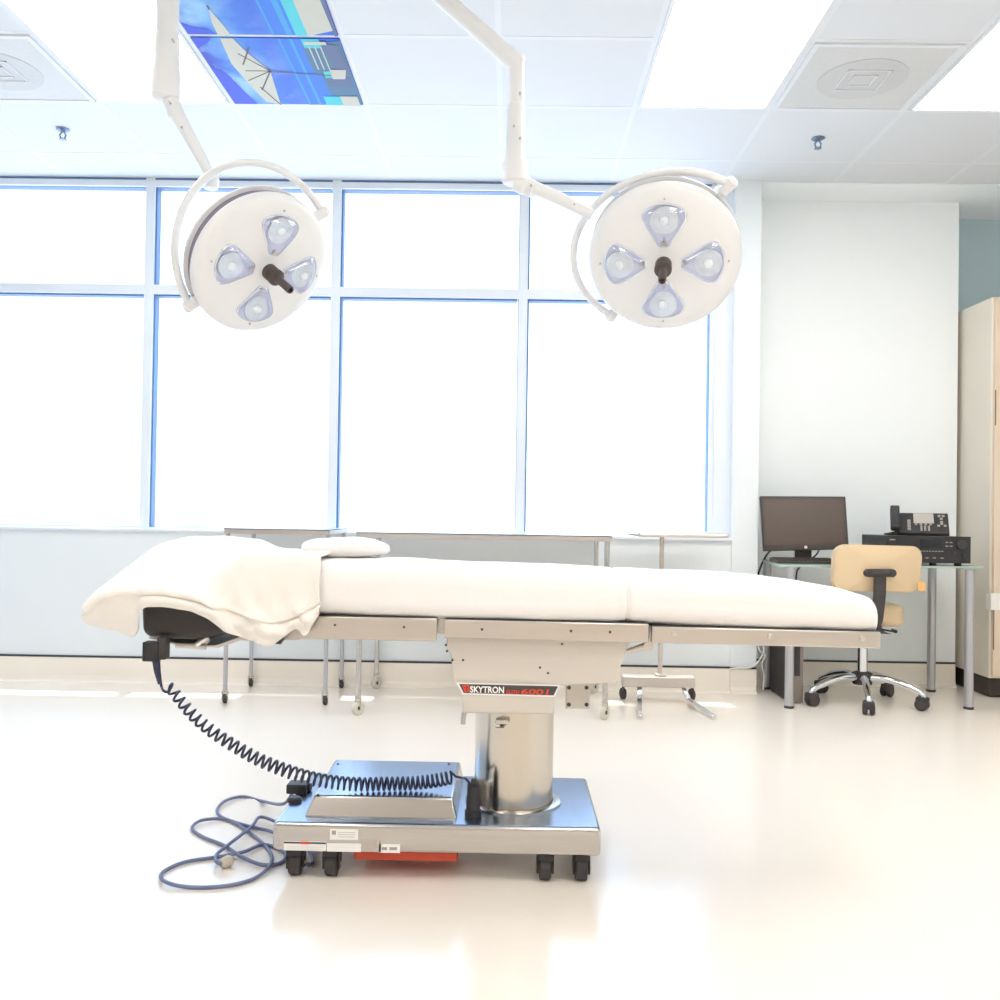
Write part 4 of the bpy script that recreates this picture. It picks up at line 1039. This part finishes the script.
# cables
def cable(nm, pts, r, m, label, cat='cable'):
    b = nb(); tube(b, spline(pts, 8), r, 8); return tag(mk(nm, b, M[m], None), label, cat)
cable('monitor_cable', [at(771, 550, 5.32), at(766, 556, 5.51), at(761, 566, 5.535), at(757.5, 580, 5.54), at(759, 600, 5.55), at(766, 640, 5.55), at(766, 690, 5.56)], .006, 'cord', 'dark cable dropping behind the desk from the monitor')
cable('keyboard_cable', [at(819, 550, 5.4), at(815, 556, 5.5), at(801, 566, 5.56), at(796, 580, 5.56), at(797, 640, 5.56)], .005, 'cord', 'thin dark cable hanging behind the glass desk beside the keyboard')
cable('white_cable', [at(761, 640, 5.27), at(764, 650, 5.27), at(759, 661, 5.27), at(750, 667.5, 5.27), at(738, 668, 5.275), at(730, 669, 5.275)], .0055, 'cable_white', 'white cable looped low beside the wall pier and running left along it')
cable('white_cable', [at(758, 640, 5.26), at(759.5, 650, 5.26), at(765, 655, 5.26), at(762, 664, 5.26), at(764, 676, 5.28), at(763, 690, 5.285)], .005, 'cable_white', 'white cable hanging straight down beside the back desk leg')

# ------------------------------------------------------------------ office chair (seen from behind)
CXc, CYc = onz(862, 702, 0).x, onz(862, 702, 0).y
chair = empty('office_chair', (CXc, CYc, 0), 'beige vinyl office chair with a chrome star base, back turned', 'chair')
zs1 = .55; zs0 = .435
b = nb(); pts = rrect(xat(868, 4.93, 610) , CYc + .02, .42, .42, .09, 6)
prism(b, [(x_, y_, zs0) for x_, y_ in pts], (0, 0, zs1 - zs0)); mk('seat', b, M['vinyl_beige'], chair, bevel=.03, segs=4)
YBk = CYc - .285
bkc = at(878.5, 568.5, YBk); wB, hB = 87 * YBk / F, 46 * YBk / F
b = nb(); pts = rrect(0, 0, wB, hB, .06, 8)
def bk(x_, z_, y_): # slight curve and lean
    return V((bkc.x + x_, YBk + y_ + .10 * (x_ / (wB / 2)) ** 2 * .35 - z_ * .12, bkc.z + z_ - x_ * .012))
nn_ = len(pts); lay = []
for (s_, y_) in ((.86, -.028), (.97, -.024), (1.0, -.008), (1.0, .02), (.96, .034), (.84, .038)):
    lay.append([b.verts.new(bk(x_ * s_, z_ * s_, y_)) for x_, z_ in pts])
for A, B in zip(lay, lay[1:]):
    for k in range(nn_): b.faces.new((A[k], A[(k + 1) % nn_], B[(k + 1) % nn_], B[k]))
def fillgrid(ring, y_):
    cv = b.verts.new(bk(0, 0, y_)); inner = [b.verts.new(bk(x_ * .45, z_ * .45, y_)) for x_, z_ in pts]
    for k in range(nn_):
        b.faces.new((ring[k], ring[(k + 1) % nn_], inner[(k + 1) % nn_], inner[k])); b.faces.new((inner[k], inner[(k + 1) % nn_], cv))
fillgrid(lay[0], -.032); fillgrid(lay[-1], .04)
br = mk('backrest', b, M['vinyl_beige'], chair)
b = nb(); ring_ = [bk(x_ * .985, z_ * .985, -.02) for x_, z_ in pts]; tube(b, ring_, .0035, 6, closed=True); mk('piping', b, M['vinyl_beige'], br)
b = nb(); p = at(921.5, 586, YBk - .01); prism(b, [p + V((-.02, 0, .018)), p + V((.016, -.004, .022)), p + V((.02, -.004, -.024)), p + V((-.014, 0, -.026))], (0, .002, 0)); mk('orange_tag', b, M['orange'], br, smooth=False)
b = nb(); Yb = YBk - .04
A = at(868.5, 573, Yb); B = at(891, 573, Yb); tube(b, [A, B], .021, 16)
for p in (A, B): lathe(b, [(.021, -.02), (.021, .02), (.019, .022), (0, .022)], p, (0, -1, 0), 20)
stem = spline([at(880, 573, Yb - .003), at(879.5, 595, Yb - .005), at(877, 618, Yb), V((at(876, 628, Yb).x, Yb + .01, .44)), V((CXc + .03, YBk + .06, .405)), V((CXc, CYc, .40))], 6)
for p, q in zip(stem, stem[1:]):
    hexa(b, [p + V((-.03, -.007, 0)), p + V((.03, -.007, 0)), p + V((.03, .007, 0)), p + V((-.03, .007, 0))], [q + V((-.03, -.007, 0)), q + V((.03, -.007, 0)), q + V((.03, .007, 0)), q + V((-.03, .007, 0))])
bt = mk('back_bracket', b, M['rubber'], chair)
screws('bolt', [(869, 573.5), (891, 573.5)], Yb - .0225, bt, .007, 'black')
b = nb(); cyl(b, (CXc, CYc, .39), (CXc, CYc, .448), .09, .11, seg=20); mk('seat_plate', b, M['rubber'], chair)
b = nb(); p, q = at(884, 627.5, CYc - .1), at(897, 632, CYc - .12); cyl(b, p + V((-.1, .03, .0)), q, .005, seg=10); cyl(b, p.lerp(q, .55), q, .009, seg=12); mk('height_lever', b, M['black'], chair)
b = nb(); cyl(b, (CXc, CYc, .13), (CXc, CYc, .39), .027, seg=22); mk('gas_column', b, M['chrome'], chair)
b = nb(); lathe(b, [(.0, .10), (.05, .10), (.055, .12), (.055, .16), (.032, .17), (0, .17)], (CXc, CYc, 0), seg=24); mk('base_hub', b, M['rubber'], chair)
for (px, py) in ((810, 706), (821, 693), (870, 717.5), (887, 696.5), (922, 710.5)):
    f = onz(px, py, 0); d = V((f.x - CXc, f.y - CYc, 0)); L_ = min(d.length, .34); d = d.normalized(); e = V((CXc, CYc, 0)) + d * L_
    b = nb(); pts_ = spline([V((CXc, CYc, .135)) + d * .03, V((CXc, CYc, .142)) + d * L_ * .4, V((CXc, CYc, .118)) + d * L_ * .75, V((e.x, e.y, .085)), V((e.x, e.y, .062))], 5)
    tube(b, pts_, [.021] * 6 + [.019] * 6 + [.016] * 6 + [.012] * 3, 14); leg = mk('base_arm', b, M['chrome'], chair)
    w = V((-d.y, d.x, 0)); c_ = V((e.x, e.y, .033))
    b = nb()
    for s_ in (-1, 1): lathe(b, [(0, -.011), (.028, -.011), (.033, -.006), (.033, .006), (.028, .011), (0, .011)], c_ + w * .018 * s_, w, 22)
    cyl(b, c_ - w * .018, c_ + w * .018, .007, seg=10); mk('caster', b, M['rubber'], leg)
    b = nb(); box(b, -.027, .027, -.032, .028, .034, .072); bmesh.ops.rotate(b, verts=b.verts[:], matrix=Matrix.Rotation(math.atan2(d.y, d.x) + PI / 2, 3, 'Z'))
    bmesh.ops.translate(b, verts=b.verts[:], vec=(e.x, e.y, 0)); mk('caster_hood', b, M['rubber'], leg, bevel=.008)

# ------------------------------------------------------------------ tall cabinet in the alcove
cyf = 5.24; cxl = xat(992, cyf, 500); cyb = YA - .06; ch = zat(995, 296, cyf)
cab = empty('tall_cabinet', (cxl + .45, 5.5, 0), 'tall beige metal cabinet on a dark plinth beside the desk', 'cabinet')
zpl = .115
b = nb(); box(b, cxl, cxl + .92, cyf + .02, cyb, zpl, ch); mk('cabinet_body', b, M['cab'], cab, bevel=.006)
b = nb(); box(b, cxl + .02, cxl + .9, cyf + .06, cyb - .005, 0, zpl + .002); mk('plinth', b, M['plinth'], cab, bevel=.015, segs=3)
b = nb(); box(b, cxl + .012, cxl + .455, cyf, cyf + .022, zpl + .012, ch - .012); d1 = mk('door', b, M['cab_door'], cab, bevel=.003)
b = nb(); box(b, cxl + .465, cxl + .908, cyf, cyf + .022, zpl + .012, ch - .012); d2 = mk('door', b, M['cab_door'], cab, bevel=.003)
for dd_, xx in ((d1, cxl + .41), (d2, cxl + .5)):
    b = nb(); tube(b, [(xx, cyf, 1.0), (xx, cyf - .03, 1.01), (xx, cyf - .03, 1.14), (xx, cyf, 1.15)], .006, 10); mk('door_handle', b, M['chrome'], dd_)
b = nb()
for (za, zb2) in ((1.55, 1.75), (.28, .52)): box(b, cxl + .0125, cxl + .0185, cyf - .0015, cyf + .001, za, zb2)
mk('door_hinges', b, M['seam'], d1, smooth=False)
b = nb(); zt_ = zat(992, 593, cyf); zb3 = zat(992, 610, cyf)
box(b, cxl + .001, cxl + .30, cyf - .004, cyf - .001, zb3, zt_); box(b, cxl - .004, cxl, cyf - .004, cyf + .05, zb3, zt_); mk('white_strap', b, M['tape'], cab, smooth=False)

# ------------------------------------------------------------------ light
sc = bpy.context.scene
w = bpy.data.worlds.new('sky'); sc.world = w; w.use_nodes = True
nt = w.node_tree; bg = nt.nodes['Background']
tc = nt.nodes.new('ShaderNodeTexCoord'); sp = nt.nodes.new('ShaderNodeSeparateXYZ'); nt.links.new(tc.outputs['Generated'], sp.inputs[0])
rp = nt.nodes.new('ShaderNodeValToRGB'); e = rp.color_ramp.elements
mr = nt.nodes.new('ShaderNodeMapRange'); mr.inputs['From Min'].default_value = -1; mr.inputs['From Max'].default_value = 1
nt.links.new(sp.outputs['Z'], mr.inputs['Value']); nt.links.new(mr.outputs[0], rp.inputs['Fac'])
e[0].position = 0.3; e[0].color = (.72, .82, .97, 1); e[1].position = .75; e[1].color = (.52, .72, 1.0, 1)
k_ = e.new(.5); k_.color = (.60, .78, 1.0, 1)
nt.links.new(rp.outputs['Color'], bg.inputs['Color']); bg.inputs['Strength'].default_value = 2.4
sd = bpy.data.lights.new('sun', 'SUN'); sd.energy = 3.4; sd.angle = math.radians(.6); sd.color = (1, .97, .92)
so = bpy.data.objects.new('sun', sd); C.objects.link(so)
el, az = math.radians(73), math.radians(8)
dirv = V((math.cos(el) * math.sin(az), -math.cos(el) * math.cos(az), -math.sin(el)))
so.rotation_euler = dirv.to_track_quat('-Z', 'Y').to_euler(); so.location = (0, 9, 8)

sc.view_settings.view_transform = 'Standard'
sc.view_settings.look = 'None'
sc.view_settings.exposure = 0.72
sc.cycles.use_denoising = True
sc.cycles.max_bounces = 10
sc.cycles.diffuse_bounces = 6
sc.cycles.sample_clamp_indirect = 8
